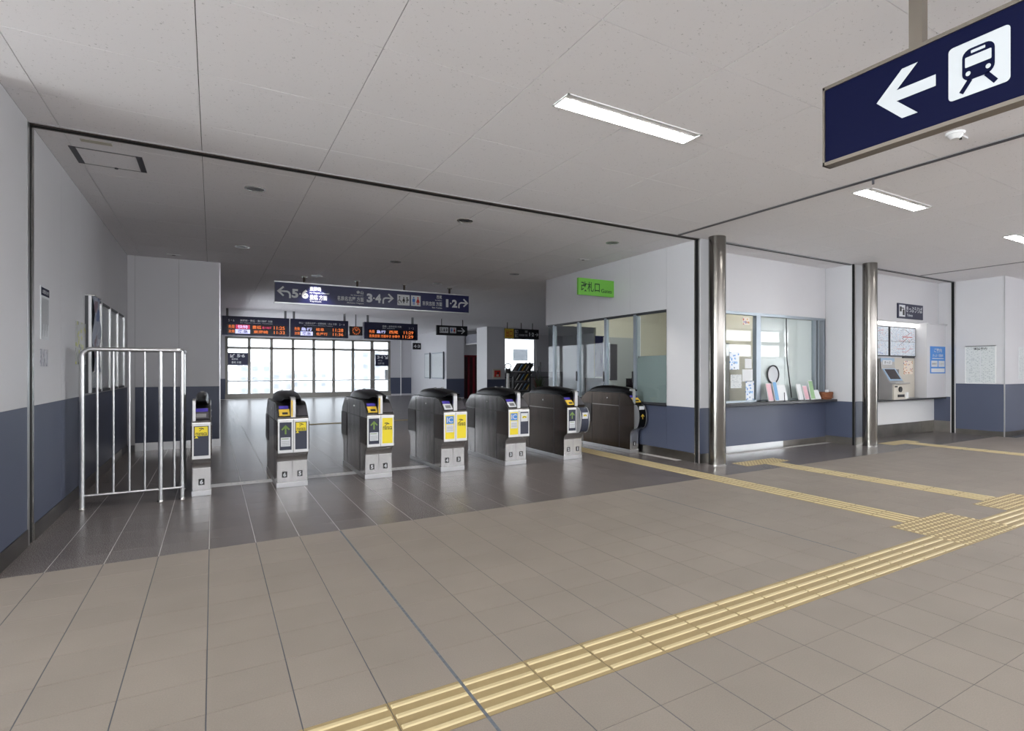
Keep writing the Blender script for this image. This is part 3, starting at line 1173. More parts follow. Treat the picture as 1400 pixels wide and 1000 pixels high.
MB().box(0, 0, 1.96, 1.0, .03, 2.04, 'door_red').build('door_rail', d)
bk = MB()
bk.box(9.83, 22.508, 0, 10.66, 23.6, CEIL, 'wall_white')
bk = bk.build('wall_hall_pier')
struct(bk, 'white pier with blue base carrying the fire alarm', 'wall')
MB().box(9.822, 22.5, .08, 10.66, 22.508, ZW, 'wainscot_blue').build('wainscot_panel', bk)
MB().box(9.822, 22.5, ZW + .01, 10.66, 22.508, CEIL, 'wall_white').build('panel', bk)
MB().box(9.815, 22.5, 0, 9.832, 23.6, CEIL, 'plastic_white').build('corner_trim', bk)  # paler sheet over the pier's lit side, its brightness put into the colour
wp = MB()
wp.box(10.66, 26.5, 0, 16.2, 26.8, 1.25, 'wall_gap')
wp.box(10.66, 26.5, 2.95, 16.2, 26.8, CEIL, 'wall_white')
wp.box(14.4, 26.5, 1.25, 16.2, 26.8, 2.95, 'wall_white')
wp.box(16.0, 10.3, 0, 16.2, 26.8, CEIL, 'wall_white')
wp.box(9.46, 10.28, 0, 16.2, 10.4, CEIL, 'wall_white')
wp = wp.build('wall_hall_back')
struct(wp, 'shaded wall under a bright window behind the rack and plant', 'wall')
w6 = thing('window_6', 'bright frosted window behind the rack and plant', 'window', (0, 26.6, 0))
w6['kind'] = 'structure'
f = MB()
for x in (12.1, 14.35):
    f.box(x - .05, -.05, 1.25, x + .05, .05, 2.95, 'plastic_white')
f.box(10.7, -.05, 1.25, 14.4, .05, 1.31, 'plastic_white')
f.box(10.7, -.05, 2.3, 12.1, .05, 2.34, 'frame_grey')
f.build('window_frame', w6)
MB().box(10.7, -.004, 1.31, 12.05, .004, 2.95, 'glass_tinted').build('pane', w6)
MB().box(12.15, -.004, 1.31, 14.3, .004, 2.95, 'glass_tinted').build('pane', w6)
MB().box(13.05, -.03, 1.83, 13.9, -.01, 2.42, 'glass_smoke').build('window_poster', w6)  # smoked pane standing in for the grey building outside
flo = box('floor_platform_side', (11.0, 27, -.3), (30, 60, -.01), 'ground_grey')
struct(flo, 'grey roof outside the inner window', 'ground')

# ------------------------------------------------------------------ outside
gd = box('ground', (-300, 40, -6.6), (400, 700, -6.5), 'ground_grey')
struct(gd, 'pale hazy ground of the town outside the far window', 'ground')
BL = [(43, 190, 15, 14.5, 12, 'building_pale', 'pale apartment block seen through the far window, tallest of the skyline'),
      (58, 205, 12, 10, 10, 'building_tan', 'low tan block beside the tall pale apartment block outside'),
      (11, 200, 9, 10, 10, 'building_pale', 'pale block outside behind the second and third window bays'),
      (20, 240, 12, 7.2, 10, 'building_tan', 'low tan block outside behind the middle window bays'),
      (-1, 230, 12, 7, 10, 'building_pale', 'low pale block outside behind the first window bay'),
      (34, 260, 14, 7.5, 10, 'building_pale', 'low pale block outside between the tan block and the apartments')]
for (x, y, wd, h, dp, m, lab) in BL:
    t = thing('building', lab, 'building', (x, y, -6.5), 0, 'buildings outside the far window')
    MB().box(-wd / 2, 0, 0, wd / 2, dp, h, m).build('facade', t)
    MB().box(-wd / 2 - .3, -.3, h, wd / 2 + .3, dp + .3, h + .4, m).build('roof', t)
    nf, nc = max(2, int(h / 3)), max(3, int(wd / 3.2))
    for r_ in range(nf):
        for c_ in range(nc):
            cx = -wd / 2 + (c_ + .5) * wd / nc
            cz = (r_ + .5) * h / nf
            MB().box(cx - .8, -.12, cz - .7, cx + .8, .02, cz + .8, 'building_window').build('window', t)

# ------------------------------------------------------------------ fence of the left bay
fn = thing('fence', 'tall stainless tube fence standing between wall and first gate', 'fence', (0, 7.08, 0))
H = 1.535
X0, X1 = -1.038, -.262
rt = MB()
path = [(X0, 0, 0), (X0, 0, H - .09)]
for k in range(1, 7):
    a = R(90 * k / 6)
    path.append((X0 + .075 - .075 * math.cos(a), 0, H - .09 + .075 * math.sin(a)))
path += [(-.80, 0, H - .015), (X1 - .05, 0, H - .015)]
for k in range(1, 6):
    a = R(90 * k / 5)
    path.append((X1 - .05 + .05 * math.sin(a), .05 - .05 * math.cos(a), H - .015))
path += [(X1, .35, H - .015), (X1, .56, H - .015)]
rt.tube(path, .022, 14, 'steel_bright')
rt.build('top_rail', fn, smooth=True)
MB().tube([(X0, 0, .125), (X1, 0, .125)], .013, 10, 'steel_bright').build('bottom_rail', fn, smooth=True)
MB().tube([(X1, 0, .125), (X1, .58, .125)], .013, 10, 'steel_bright').build('bottom_rail', fn, smooth=True)
for x in (-.926, -.806, -.684, -.564, -.325):
    MB().tube([(x, 0, .125), (x, 0, H - .02)], .010, 10, 'steel_bright').build('bar', fn, smooth=True)
for y in (.14, .28, .42):
    MB().tube([(X1, y, .125), (X1, y, H - .02)], .010, 10, 'steel_bright').build('bar', fn, smooth=True)
for x, y in ((-.438, 0), (X1, .02), (X1, .56)):
    MB().tube([(x, y, 0), (x, y, H - .02)], .019 if y == 0 else .017, 12, 'steel_bright').build('post', fn, smooth=True)
for x, y in ((X0, 0), (-.438, 0), (X1, .02), (X1, .56)):
    MB().cyl(x, y, 0, .016, .03, .026, 14, 'steel').build('post_foot', fn)

# ------------------------------------------------------------------ ticket gates
GL = 1.36       # length of the foot along the lane
GP = [(0, 0), (0, .30), (-.006, .325), (-.022, .350), (-.050, .373), (-.10, .398), (-.10, .775), (-.085, .80), (.05, .905), (.11, .938), (.20, .95),
      (GL - .20, .95), (GL - .11, .938), (GL - .05, .905), (GL + .085, .80), (GL + .10, .775), (GL + .10, .398), (GL + .05, .378), (GL + .012, .352), (GL, .325), (GL, 0)]


def band(mb, poly, off, x0, x1, m):
    """a thin skin lying on the profile points (y,z), off thick"""
    up = []
    for i, (y, z) in enumerate(poly):
        a = poly[max(i - 1, 0)]
        c = poly[min(i + 1, len(poly) - 1)]
        d = Vector((c[0] - a[0], c[1] - a[1])).normalized()
        up.append((y - d.y * off, z + d.x * off))
    n = len(poly)
    vs = [(x0, *p_) for p_ in poly] + [(x1, *p_) for p_ in poly] + [(x0, *p_) for p_ in up] + [(x1, *p_) for p_ in up]
    fs = []
    for i in range(n - 1):
        fs += [(2 * n + i, 3 * n + i, 3 * n + i + 1, 2 * n + i + 1), (i, i + 1, n + i + 1, n + i),
               (i, 2 * n + i, 2 * n + i + 1, i + 1), (n + i, n + i + 1, 3 * n + i + 1, 3 * n + i)]
    fs += [(0, n, 3 * n, 2 * n), (n - 1, 3 * n - 1, 4 * n - 1, 2 * n - 1)]
    mb.add(vs, fs, m)
    return mb


def slope(t):
    """point on the front slope, t from 0 (bottom) to 1 (top)"""
    a, b_ = (-.085, .80), (.05, .905)
    return (a[0] + (b_[0] - a[0]) * t, a[1] + (b_[1] - a[1]) * t)


def slope_quad(mb, x0, x1, t0, t1, off, m):
    a, b_ = slope(t0), slope(t1)
    d = Vector((b_[0] - a[0], b_[1] - a[1])).normalized()
    n = (-d.y * off, d.x * off)
    mb.add([(x0, a[0] + n[0], a[1] + n[1]), (x1, a[0] + n[0], a[1] + n[1]), (x1, b_[0] + n[0], b_[1] + n[1]), (x0, b_[0] + n[0], b_[1] + n[1]),
            (x0, a[0], a[1]), (x1, a[0], a[1]), (x1, b_[0], b_[1]), (x0, b_[0], b_[1])],
           [(0, 1, 2, 3), (0, 4, 5, 1), (1, 5, 6, 2), (2, 6, 7, 3), (3, 7, 4, 0)], m)
    return mb


def bird(mb, cx, cz, s_, y, m='ink'):
    """the small black emblem above the card lettering"""
    mb.stroke([(cx - .5 * s_, cz + .45 * s_), (cx + .1 * s_, cz + .5 * s_), (cx + .6 * s_, cz + .25 * s_)], .22 * s_, y, m)
    mb.stroke([(cx - .1 * s_, cz + .1 * s_), (cx + .25 * s_, cz + .35 * s_), (cx - .45 * s_, cz - .25 * s_)], .2 * s_, y, m)


def arrow_up(mb, cx, cz, s_, y, m):
    mb.stroke([(cx, cz - .6 * s_), (cx, cz + .55 * s_)], .22 * s_, y, m)
    mb.stroke([(cx - .5 * s_, cz + .05 * s_), (cx, cz + .6 * s_), (cx + .5 * s_, cz + .05 * s_)], .22 * s_, y, m)


def front_panel(t, x0, x1, style, frame='plastic_white'):
    """the upright display panel of one half, with what is shown on it"""
    y = -.10
    mb = MB()
    mb.box(x0 + .003, y - .012, .402, x1 - .003, y + .002, .772, frame)
    pn = mb.build('front_panel', t, .002)
    a, b_ = x0 + .018, x1 - .018
    yf = y - .0135
    full = style in ('yellow_logo', 'yellow_ic')
    MB().box(a, yf, .435, b_, yf + .003, .742, 'yellow' if full else 'display_dark').build('display', pn)
    yf -= .001
    cx = (a + b_) / 2
    pt = MB()
    if style == 'arrow':
        arrow_up(pt, cx, .655, .075, yf, 'green_arrow')
        pt.flat([(a + .012, .475), (b_ - .012, .475), (b_ - .012, .575), (a + .012, .575)], yf, 'white_print')
        pt.flat([(a + .02, .555), (b_ - .03, .555), (b_ - .03, .562), (a + .02, .562)], yf - .0006, 'green_arrow')
        for k in range(3):
            pt.flat([(a + .02, .49 + k * .018), (b_ - .02, .49 + k * .018), (b_ - .02, .494 + k * .018), (a + .02, .494 + k * .018)], yf - .0006, 'mid_grey')
    elif style == 'yellow_logo':
        bird(pt, cx - .01, .655, .05, yf)
        pt.text('manaca', a + .008, .600, b_ - .008, .640, yf, 'ink', True)
    elif style == 'card_label':
        pt.flat([(a + .008, .640), (b_ - .008, .640), (b_ - .008, .735), (a + .008, .735)], yf, 'yellow')
        bird(pt, cx, .700, .038, yf - .0006)
        pt.text('manaca', a + .016, .645, b_ - .016, .675, yf - .0006, 'ink', True)
        pt.flat([(a + .004, .618), (a + .04, .618), (a + .024, .640)], yf, 'yellow')
    elif style == 'yellow_ic':
        pt.flat([(a + .010, .630), (b_ - .010, .630), (b_ - .010, .728), (a + .010, .728)], yf, 'poster_blue')
        pt.text('IC', a + .022, .645, b_ - .022, .714, yf - .0006, 'white_print')
        pt.flat([(a + .010, .520), (b_ - .010, .520), (b_ - .010, .620), (a + .010, .620)], yf, 'white_print')
        for k in range(3):
            pt.flat([(a + .02, .545 + k * .02), (b_ - .02, .545 + k * .02), (b_ - .02, .549 + k * .02), (a + .02, .549 + k * .02)], yf - .0006, 'mid_grey')
    elif style == 'no_entry':
        pt.flat([(a + .008, .610), (b_ - .008, .610), (b_ - .008, .725), (a + .008, .725)], yf, 'white_print')
        pt.flat([(a + .030, .655), (b_ - .030, .655), (b_ - .030, .685), (a + .030, .685)], yf - .0006, 'yellow')
        pt.stroke([(a + .032, .66), (cx, .68), (b_ - .032, .66)], .008, yf - .0012, 'ink')
    pt.build('printed_label', pn, fix=False)


def bulge(t, x0, x1, styles):
    """rounded half-round front used on the last two lanes"""
    prof = [(-.10, .40)]
    for k in range(0, 13):
        a = R(-75 + 150 * k / 12)
        prof.append((-.10 - .115 * math.cos(a) ** .8, .588 + .178 * math.sin(a) / math.sin(R(75))))
    prof.append((-.10, .775))
    prof = prof[::-1]
    mb = MB()
    mb.prism_x([(y, z) for y, z in prof], x0 + .012, x1 - .012, 'display_dark' if styles != 'dark' else 'black_gloss')
    pn = mb.build('rounded_front', t, smooth=True)
    for x in (x0 + .003, x1 - .012):
        MB().prism_x([(y - .008 if y < -.101 else y, .588 + (z - .588) * 1.03) for y, z in prof], x, x + .009, 'steel_bright').build('side_rim', pn, smooth=True)
    pt = MB()
    cx = (x0 + x1) / 2
    if styles == 'dark':
        pt.flat([(x0 + .03, .70), (x1 - .03, .70), (x1 - .03, .755), (x0 + .03, .755)], -.195, 'white_print')
        arrow_up(pt, cx, .59, .06, -.217, 'yellow_reader')
    else:
        pt.flat([(x0 + .03, .61), (x1 - .03, .61), (x1 - .03, .70), (x0 + .03, .70)], -.218, 'white_print')
        pt.flat([(x0 + .05, .645), (x1 - .05, .645), (x1 - .05, .672), (x0 + .05, .672)], -.219, 'yellow')
        pt.stroke([(x0 + .05, .65), (cx, .668), (x1 - .05, .65)], .007, -.2195, 'ink')
    pt.build('printed_label', pn, fix=False)


def gate(x, wd, halves, nums, side, label, reader='yellow_reader', two=True, post='yellow_reader'):
    t = thing('ticket_gate', label, 'ticket gate', (x, 7.17, 0), 0, 'automatic ticket gates in a row')
    MB().prism_x(GP[::-1], 0, wd, side).build('body', t, .004)
    MB().box(-.004, -.006, 0, wd + .004, GL + .006, .055, 'steel_bright').build('plinth', t, .003)
    # black cover on the slopes and the top
    band(MB(), GP[7:15], .010, .006, wd - .006, 'black').build('top_cover', t)
    # front feet plates, number plates
    hw = wd / 2 if two else wd
    for k in range(2 if two else 1):
        x0 = k * hw
        ft = MB().box(x0 + .006, -.0075, .064, x0 + hw - .005, -.003, .292, 'steel_foot').build('foot_panel', t, .002)
        np_ = MB().box(x0 + hw * .5 - .026, -.011, .115, x0 + hw * .5 + .026, -.007, .180, 'ink').build('number_plate', t)
        MB().text(nums[k], x0 + hw * .5 - .018, .124, x0 + hw * .5 + .018, .171, -.0118, 'white_print', False, .05).build('numeral', np_, fix=False)
    cv = [(0, .055), (0, .30), (-.006, .325), (-.022, .350), (-.050, .373), (-.10, .398)]
    band(MB(), cv, .004, .002, wd - .002, 'steel_foot').build('foot_shell', t, smooth=True)
    for k, st in enumerate(halves):
        x0, x1 = k * hw, k * hw + hw
        if st in ('bulge', 'dark'):
            bulge(t, x0, x1, st)
        else:
            front_panel(t, x0, x1, st)
    # card reader on the left half, plain cover on the right half
    xr0, xr1 = .018, (hw - .032 if two else wd - .02)
    rd = slope_quad(MB(), xr0, xr1, .02, .62, .022, reader).build('card_reader', t, .002)
    pt = MB()
    if reader == 'yellow_reader':
        slope_quad(pt, xr0 + .03, xr1 - .02, .10, .30, .0235, 'ink')
    else:
        slope_quad(pt, xr0 + .02, xr1 - .02, .12, .45, .0235, 'mid_grey')
    pt.build('reader_mark', rd)
    slope_quad(MB(), xr0 + .006, xr1 - .006, .70, .96, .020, 'purple_screen').build('lit_screen', t)
    if two:
        slope_quad(MB(), hw + .032, wd - .010, .0, 1.0, .016, 'dark_grey').build('rear_cover', t, .002)
    # post between the halves, curving back into the hood
    xc = hw if two else .02
    pw = .024 if two else .014
    pp = [(-.102, .79), (-.102, .985), (-.094, 1.008), (-.075, 1.018), (.02, 1.022), (.02, .99), (-.055, .985), (-.060, .97), (-.060, .79)]
    MB().prism_x(pp[::-1], xc - pw, xc + pw, 'steel_bright').build('sensor_post', t, .003)
    if two:
        MB().box(xc - pw + .002, -.1035, .80, xc - .004, -.1015, .985, post).build('post_strip', t)
    # hood
    st = [(-.03, .70, .995, 1.012), (.06, .80, .965, 1.032), (.25, .95, .955, 1.055), (.50, 1.0, .955, 1.070), (.75, 1.0, .955, 1.070),
          (.98, .95, .955, 1.050), (1.14, .85, .955, 1.010), (1.20, .7, .955, .975)]
    mb = MB()
    hwid = .125 if two else wd * .36
    cx = xc if two else wd * .5
    NS = 10
    vs, fs = [], []
    for (y, k, z0, z1) in st:
        for i in range(NS + 1):
            a = math.pi * i / NS
            vs.append((cx + hwid * k * math.copysign(abs(math.cos(a)) ** .5, math.cos(a)), y, z0 + (z1 - z0) * math.sin(a) ** .6))
    n = NS + 1
    for j in range(len(st) - 1):
        for i in range(NS):
            fs.append((j * n + i, j * n + i + 1, (j + 1) * n + i + 1, (j + 1) * n + i))
        fs.append((j * n, (j + 1) * n, (j + 1) * n + NS, j * n + NS))
    fs.append(list(range(n)))
    fs.append([(len(st) - 1) * n + i for i in range(n)][::-1])
    mb.add(vs, fs, 'black_gloss')
    mb.build('hood', t, smooth=True)
    for dx in ((-.05, .05) if two else (0,)):
        MB().cyl(cx + dx, .55, 1.060, 1.083, .022, .016, 12, 'mid_grey').build('sensor_cap', t)
    # brown sensor windows and trim lines on both sides
    for sx, s_ in ((0, -1), (wd, 1)):
        for y0, y1 in ((-.098, .27), (GL - .27, GL + .098)):
            MB().box(sx - .002, y0, .425, sx + s_ * .008, y1, .745, 'brown_panel').build('sensor_window', t, .003)
        MB().box(sx - .001, .29, .735, sx + s_ * .004, GL - .29, .747, 'steel').build('side_trim', t)
        MB().box(sx - .001, .28, .06, sx + s_ * .003, .286, .93, 'dark_grey').build('panel_seam', t)
        MB().box(sx - .001, GL - .286, .06, sx + s_ * .003, GL - .28, .93, 'dark_grey').build('panel_seam', t)
        MB().cyl(0, 0, 0, .006, .012, .010, 10, 'steel_bright').build('side_lock', t).matrix_local = \
            Matrix.Translation((sx, .62, .86)) @ Matrix.Rotation(R(90) * s_, 4, 'Y')
    return t


gate(-.180, .165, ['card_label'], ['6'], 'steel_gate', 'narrow single-sided gate numbered 6 right beside the tube fence', 'dark_grey', False)
gate(.602, .31, ['arrow', 'card_label'], ['6', '5'], 'steel_gate', 'gate numbered 6 and 5 with small yellow label on its dark panel')
gate(1.545, .315, ['arrow', 'yellow_logo'], ['5', '4'], 'steel_gate', 'gate numbered 5 and 4 with one dark and one all-yellow panel')
gate(2.487, .315, ['yellow_ic', 'yellow_logo'], ['4', '3'], 'steel_gate', 'gate numbered 4 and 3 with two yellow front panels', 'white_print', True, 'white_print')
gate(3.400, .32, ['yellow_ic', 'no_entry'], ['3', '2'], 'steel_gate', 'gate numbered 3 and 2 with yellow panel and white no-entry card', 'white_print', True, 'white_print')
gate(4.345, .315, ['arrow', 'bulge'], ['2', '1'], 'steel_brown', 'brown-sided gate numbered 2 and 1 with a rounded right front', 'yellow_reader', True, 'white_print')
gate(5.580, .165, ['dark'], ['1'], 'steel_brown', 'last brown gate numbered 1 with rounded dark front against the office wall', 'yellow_reader', False)

# cable covers across the lanes
for x0, x1, lab in ((-.012, .596, 'pale cable cover with raised marks across the first gate lane'), (.918, 1.540, 'pale cable cover across the second gate lane'),
                    (1.868, 2.482, 'pale cable cover across the third gate lane')):
    t = thing('cable_cover', lab, 'cable cover', ((x0 + x1) / 2, 7.72, 0), 0, 'cable covers in the gate lanes')
    h = (x1 - x0) / 2
    MB().prism_x([(-.10, 0), (.10, 0), (.085, .006), (-.085, .006)], -h, h, 'cable_grey').build('plate', t)
    for k in range(6):
        MB().box(-h + .14 + k * .065, -.035, .006, -h + .185 + k * .065, .035, .0066, 'plastic_white').build('mark', t)

# ------------------------------------------------------------------ signs


def sign(name, label, cat, loc, rotz, x0, z0, x1, z1, depth, face, frame=None, group=None, fw=.015):
    t = thing(name, label, cat, loc, rotz, group)
    MB().box(x0, 0, z0, x1, depth, z1, face).build('board', t, .002)
    if frame:
        f_ = MB()
        f_.box(x0 - .002, -.006, z1 - fw, x1 + .002, depth + .006, z1 + .004, frame)
        f_.box(x0 - .002, -.006, z0 - .004, x1 + .002, depth + .006, z0 + fw, frame)
        f_.box(x0 - .004, -.006, z0, x0 + fw, depth + .006, z1, frame)
        f_.box(x1 - fw, -.006, z0, x1 + .004, depth + .006, z1, frame)
        f_.build('frame', t)
    return t


def rods(t, xs, y, z0, r, m='sign_frame', flange=True):
    for x in xs:
        MB().cyl(x, y, z0, CEIL, r, n=12, m=m).build('hanger', t)
        if flange:
            MB().cyl(x, y, CEIL - .02, CEIL, r * 2.6, n=16, m='chrome_ring').build('flange', t)


def turn_arrow(mb, x0, z0, x1, z1, y, m, left=False):
    w_, h_ = x1 - x0, z1 - z0
    P = [(.05, 0), (.05, .34), (.12, .50), (.28, .58), (.95, .58)]
    A = [(.55, .98), (.97, .58), (.55, .18)]
    f_ = (lambda a: x1 - a * w_) if left else (lambda a: x0 + a * w_)
    mb.stroke([(f_(a), z0 + b_ * h_) for a, b_ in P], .15 * h_, y, m)
    mb.stroke([(f_(a), z0 + b_ * h_) for a, b_ in A], .15 * h_, y, m)


def person_icon(mb, cx, z0, h, y, m, skirt=False):
    mb.disc(cx, z0 + h * .88, h * .10, y, 12, m)
    if skirt:
        mb.flat([(cx - .24 * h, z0 + .28 * h), (cx + .24 * h, z0 + .28 * h), (cx + .10 * h, z0 + .74 * h), (cx - .10 * h, z0 + .74 * h)], y, m)
    else:
        mb.flat([(cx - .17 * h, z0 + .36 * h), (cx + .17 * h, z0 + .36 * h), (cx + .17 * h, z0 + .74 * h), (cx - .17 * h, z0 + .74 * h)], y, m)
    mb.flat([(cx - .10 * h, z0), (cx - .02 * h, z0), (cx - .02 * h, z0 + .36 * h), (cx - .10 * h, z0 + .36 * h)], y, m)
    mb.flat([(cx + .02 * h, z0), (cx + .10 * h, z0), (cx + .10 * h, z0 + .36 * h), (cx + .02 * h, z0 + .36 * h)], y, m)


def care_icons(mb, x0, z0, x1, z1, y):
    """wheelchair, ostomate and nursery marks on one white field"""
    w_, h_ = x1 - x0, z1 - z0
    c = x0 + w_ * .2
    mb.disc(c - .02 * w_, z0 + h_ * .78, h_ * .07, y, 10, 'ink')
    mb.stroke([(c - .02 * w_, z0 + .66 * h_), (c, z0 + .40 * h_), (c + .10 * w_, z0 + .40 * h_), (c + .14 * w_, z0 + .22 * h_)], .07 * h_, y, 'ink')
    mb.stroke([(c - .05 * w_ + .1 * w_ * math.cos(a), z0 + .33 * h_ + .16 * h_ * math.sin(a)) for a in [R(100 + 25 * k) for k in range(9)]], .05 * h_, y, 'ink')
    person_icon(mb, x0 + .52 * w_, z0 + .2 * h_, h_ * .6, y, 'ink', True)
    c = x0 + w_ * .82
    mb.disc(c - .03 * w_, z0 + h_ * .72, h_ * .08, y, 10, 'ink')
    mb.stroke([(c - .10 * w_, z0 + .50 * h_), (c, z0 + .58 * h_), (c + .12 * w_, z0 + .50 * h_)], .09 * h_, y, 'ink')
    mb.stroke([(c, z0 + .55 * h_), (c - .06 * w_, z0 + .25 * h_)], .09 * h_, y, 'ink')


def toilet_icons(mb, x0, z0, x1, z1, y):
    w_, h_ = x1 - x0, z1 - z0
    person_icon(mb, x0 + .28 * w_, z0 + .12 * h_, .76 * h_, y, 'blue_mark')
    person_icon(mb, x0 + .72 * w_, z0 + .12 * h_, .76 * h_, y, 'fire_red', True)


# long blue direction sign over the gates
t = sign('direction_sign', 'long dark blue platform direction sign hanging over the gates', 'sign', (0, 12.4, 0), 0, 1.012, 2.635, 4.961, 3.04, .12, 'sign_blue')
f = MB()
f.box(1.0, -.012, 3.03, 4.97, .132, 3.052, 'steel_bright')
f.box(1.0, -.012, 2.622, 4.97, .132, 2.645, 'steel_bright')
f.build('frame', t)
Y = -.0015
lt = MB()
turn_arrow(lt, 1.06, 2.73, 1.28, 2.95, Y, 'white_print', True)
lane_digits(lt, '56', 1.30, 2.74, 1.595, 2.915, Y, 'white_print')
lt.text('東岡崎', 1.62, 2.90, 1.83, 2.985, Y, 'white_print', True)
lt.text('for Higashi Okazaki', 1.62, 2.845, 1.98, 2.88, Y, 'white_print', True)
lt.text('豊橋 方面', 1.62, 2.725, 1.94, 2.825, Y, 'white_print', True)
lt.text('Toyohashi', 1.62, 2.672, 1.83, 2.71, Y, 'white_print', True)
lt.text('金山', 2.50, 2.90, 2.64, 2.975, Y, 'white_print', True)
lt.text('for Kanayama', 2.39, 2.855, 2.64, 2.885, Y, 'white_print', True)
lt.text('名鉄名古屋 方面', 2.13, 2.745, 2.645, 2.84, Y, 'white_print', True)
lt.text('Meitetsu Nagoya', 2.32, 2.69, 2.645, 2.725, Y, 'white_print', True)
lane_digits(lt, '34', 2.705, 2.745, 2.995, 2.93, Y, 'white_print')
turn_arrow(lt, 3.03, 2.735, 3.245, 2.95, Y, 'white_print')
lt.text('西尾', 4.20, 2.92, 4.32, 2.995, Y, 'white_print', True)
lt.text('for Nishio', 4.17, 2.87, 4.32, 2.90, Y, 'white_print', True)
lt.text('吉良吉田 方面', 3.88, 2.755, 4.325, 2.85, Y, 'white_print', True)
lt.text('Kira Yoshida', 4.10, 2.70, 4.325, 2.735, Y, 'white_print', True)
lane_digits(lt, '12', 4.375, 2.745, 4.68, 2.925, Y, 'white_print')
turn_arrow(lt, 4.71, 2.74, 4.93, 2.955, Y, 'white_print')
lt.build('lettering', t, fix=False)
pt = MB()
pt.flat([(3.335, 2.725), (3.60, 2.725), (3.60, 2.955), (3.335, 2.955)], Y, 'white_print')
pt.flat([(3.63, 2.725), (3.84, 2.725), (3.84, 2.955), (3.63, 2.955)], Y, 'white_print')
care_icons(pt, 3.335, 2.725, 3.60, 2.955, Y - .001)
toilet_icons(pt, 3.63, 2.725, 3.84, 2.955, Y - .001)
pt.build('pictogram', t, fix=False)
rods(t, (1.53, 2.53, 3.50, 4.52), .06, 3.04, .022, 'track_brown')

# departure boards
def board(x0, x1, label, rodx, items):
    t = thing('departure_board', label, 'departure board', (0, 20, 0), 0, 'departure boards over the inner hall')
    MB().box(x0, 0, 2.385, x1, .25, 2.955, 'board_navy').build('casing', t, .006)
    MB().box(x0 + .12, -.012, 2.42, x1 - .08, .002, 2.715, 'led_face').build('screen', t)
    for m in sorted(set(i[5] for i in items)):
        mb = MB()
        for (s_, a, b_, c, d_, mm) in items:
            if mm != m:
                continue
            if s_ is None:
                mb.flat([(a, b_), (c, b_), (c, d_), (a, d_)], -.0135, mm)
            else:
                mb.text(s_, a, b_, c, d_, -.0145 if d_ < 2.74 else -.0015, mm, True)
        mb.build('lettering', t, fix=False)
    for x in rodx:
        MB().box(x - .03, .08, 2.95, x + .03, .16, CEIL, 'mid_grey').build('hanger', t)


A_, B_ = (2.585, 2.690), (2.45, 2.545)
board(.235, 2.03, 'departure board for platforms 5 and 6, nearest the short end wall', (.37, 1.93), [
    ('5・6', .40, 2.79, .55, 2.86, 'white_print'), ('東岡崎・豊橋・豊川稲荷 方面', .70, 2.80, 1.56, 2.865, 'white_print'),
    ('for Higashi Okazaki, Toyohashi', .70, 2.745, 1.56, 2.775, 'grey_print'),
    ('先発', .40, A_[0], .56, A_[1], 'led_orange'), (None, .585, A_[0] - .01, .955, A_[1] + .01, 'led_red'), ('快特', .64, A_[0], .90, A_[1], 'led_white'),
    ('豊橋', 1.02, A_[0], 1.26, A_[1], 'led_orange'), ('豊川稲荷', 1.28, A_[0] + .01, 1.54, A_[1] - .02, 'led_red'), ('11:25', 1.60, A_[0], 1.90, A_[1], 'led_orange'),
    ('次発', .40, B_[0], .56, B_[1], 'led_orange'), (None, .575, B_[0] - .015, .96, B_[1] + .015, 'led_white'), ('準急', .64, B_[0], .90, B_[1], 'sign_navy'),
    ('東岡崎', 1.05, B_[0], 1.44, B_[1], 'led_orange'), ('11:33', 1.60, B_[0], 1.90, B_[1], 'led_orange')])
board(2.07, 3.78, 'departure board for platforms 3 and 4, left of the clock', (2.17, 3.68), [
    ('3・4', 3.50, 2.79, 3.66, 2.86, 'white_print'), ('金山・名鉄名古屋・名鉄岐阜・犬山 方面', 2.30, 2.80, 3.42, 2.865, 'white_print'),
    ('for Kanayama, Meitetsu Nagoya', 2.45, 2.745, 3.30, 2.775, 'grey_print'),
    ('先発', 2.17, A_[0], 2.33, A_[1], 'led_orange'), ('急行', 2.36, A_[0], 2.68, A_[1], 'led_white'),
    ('岐阜', 2.80, A_[0], 3.04, A_[1], 'led_orange'), ('11:28', 3.30, A_[0], 3.62, A_[1], 'led_orange'),
    ('次発', 2.17, B_[0], 2.33, B_[1], 'led_orange'), (None, 2.345, B_[0] - .015, 2.70, B_[1] + .015, 'led_white'), ('準急', 2.40, B_[0], 2.65, B_[1], 'sign_navy'),
    ('佐屋行', 2.80, B_[0], 3.14, B_[1], 'led_orange'), ('11:36', 3.30, B_[0], 3.62, B_[1], 'led_orange')])
board(4.285, 6.09, 'departure board for platforms 1 and 2, right of the clock', (4.42, 5.94), [
    ('1・2', 5.79, 2.76, 5.95, 2.83, 'white_print'), ('西尾・吉良吉田 方面', 4.88, 2.80, 5.52, 2.865, 'white_print'),
    ('for Nishio', 4.88, 2.75, 5.30, 2.78, 'grey_print'),
    ('先発', 4.44, A_[0], 4.62, A_[1], 'led_orange'), ('急行', 4.68, A_[0], 4.98, A_[1], 'led_white'),
    ('西尾', 5.10, A_[0], 5.40, A_[1], 'led_orange'), ('11:29', 5.60, A_[0], 5.93, A_[1], 'led_orange'),
    ('吉良吉田 方面ゆき 停車中', 4.44, B_[0] - .01, 5.46, B_[1], 'led_orange'), ('11:29', 5.56, B_[0] - .01, 5.93, B_[1], 'led_orange')])
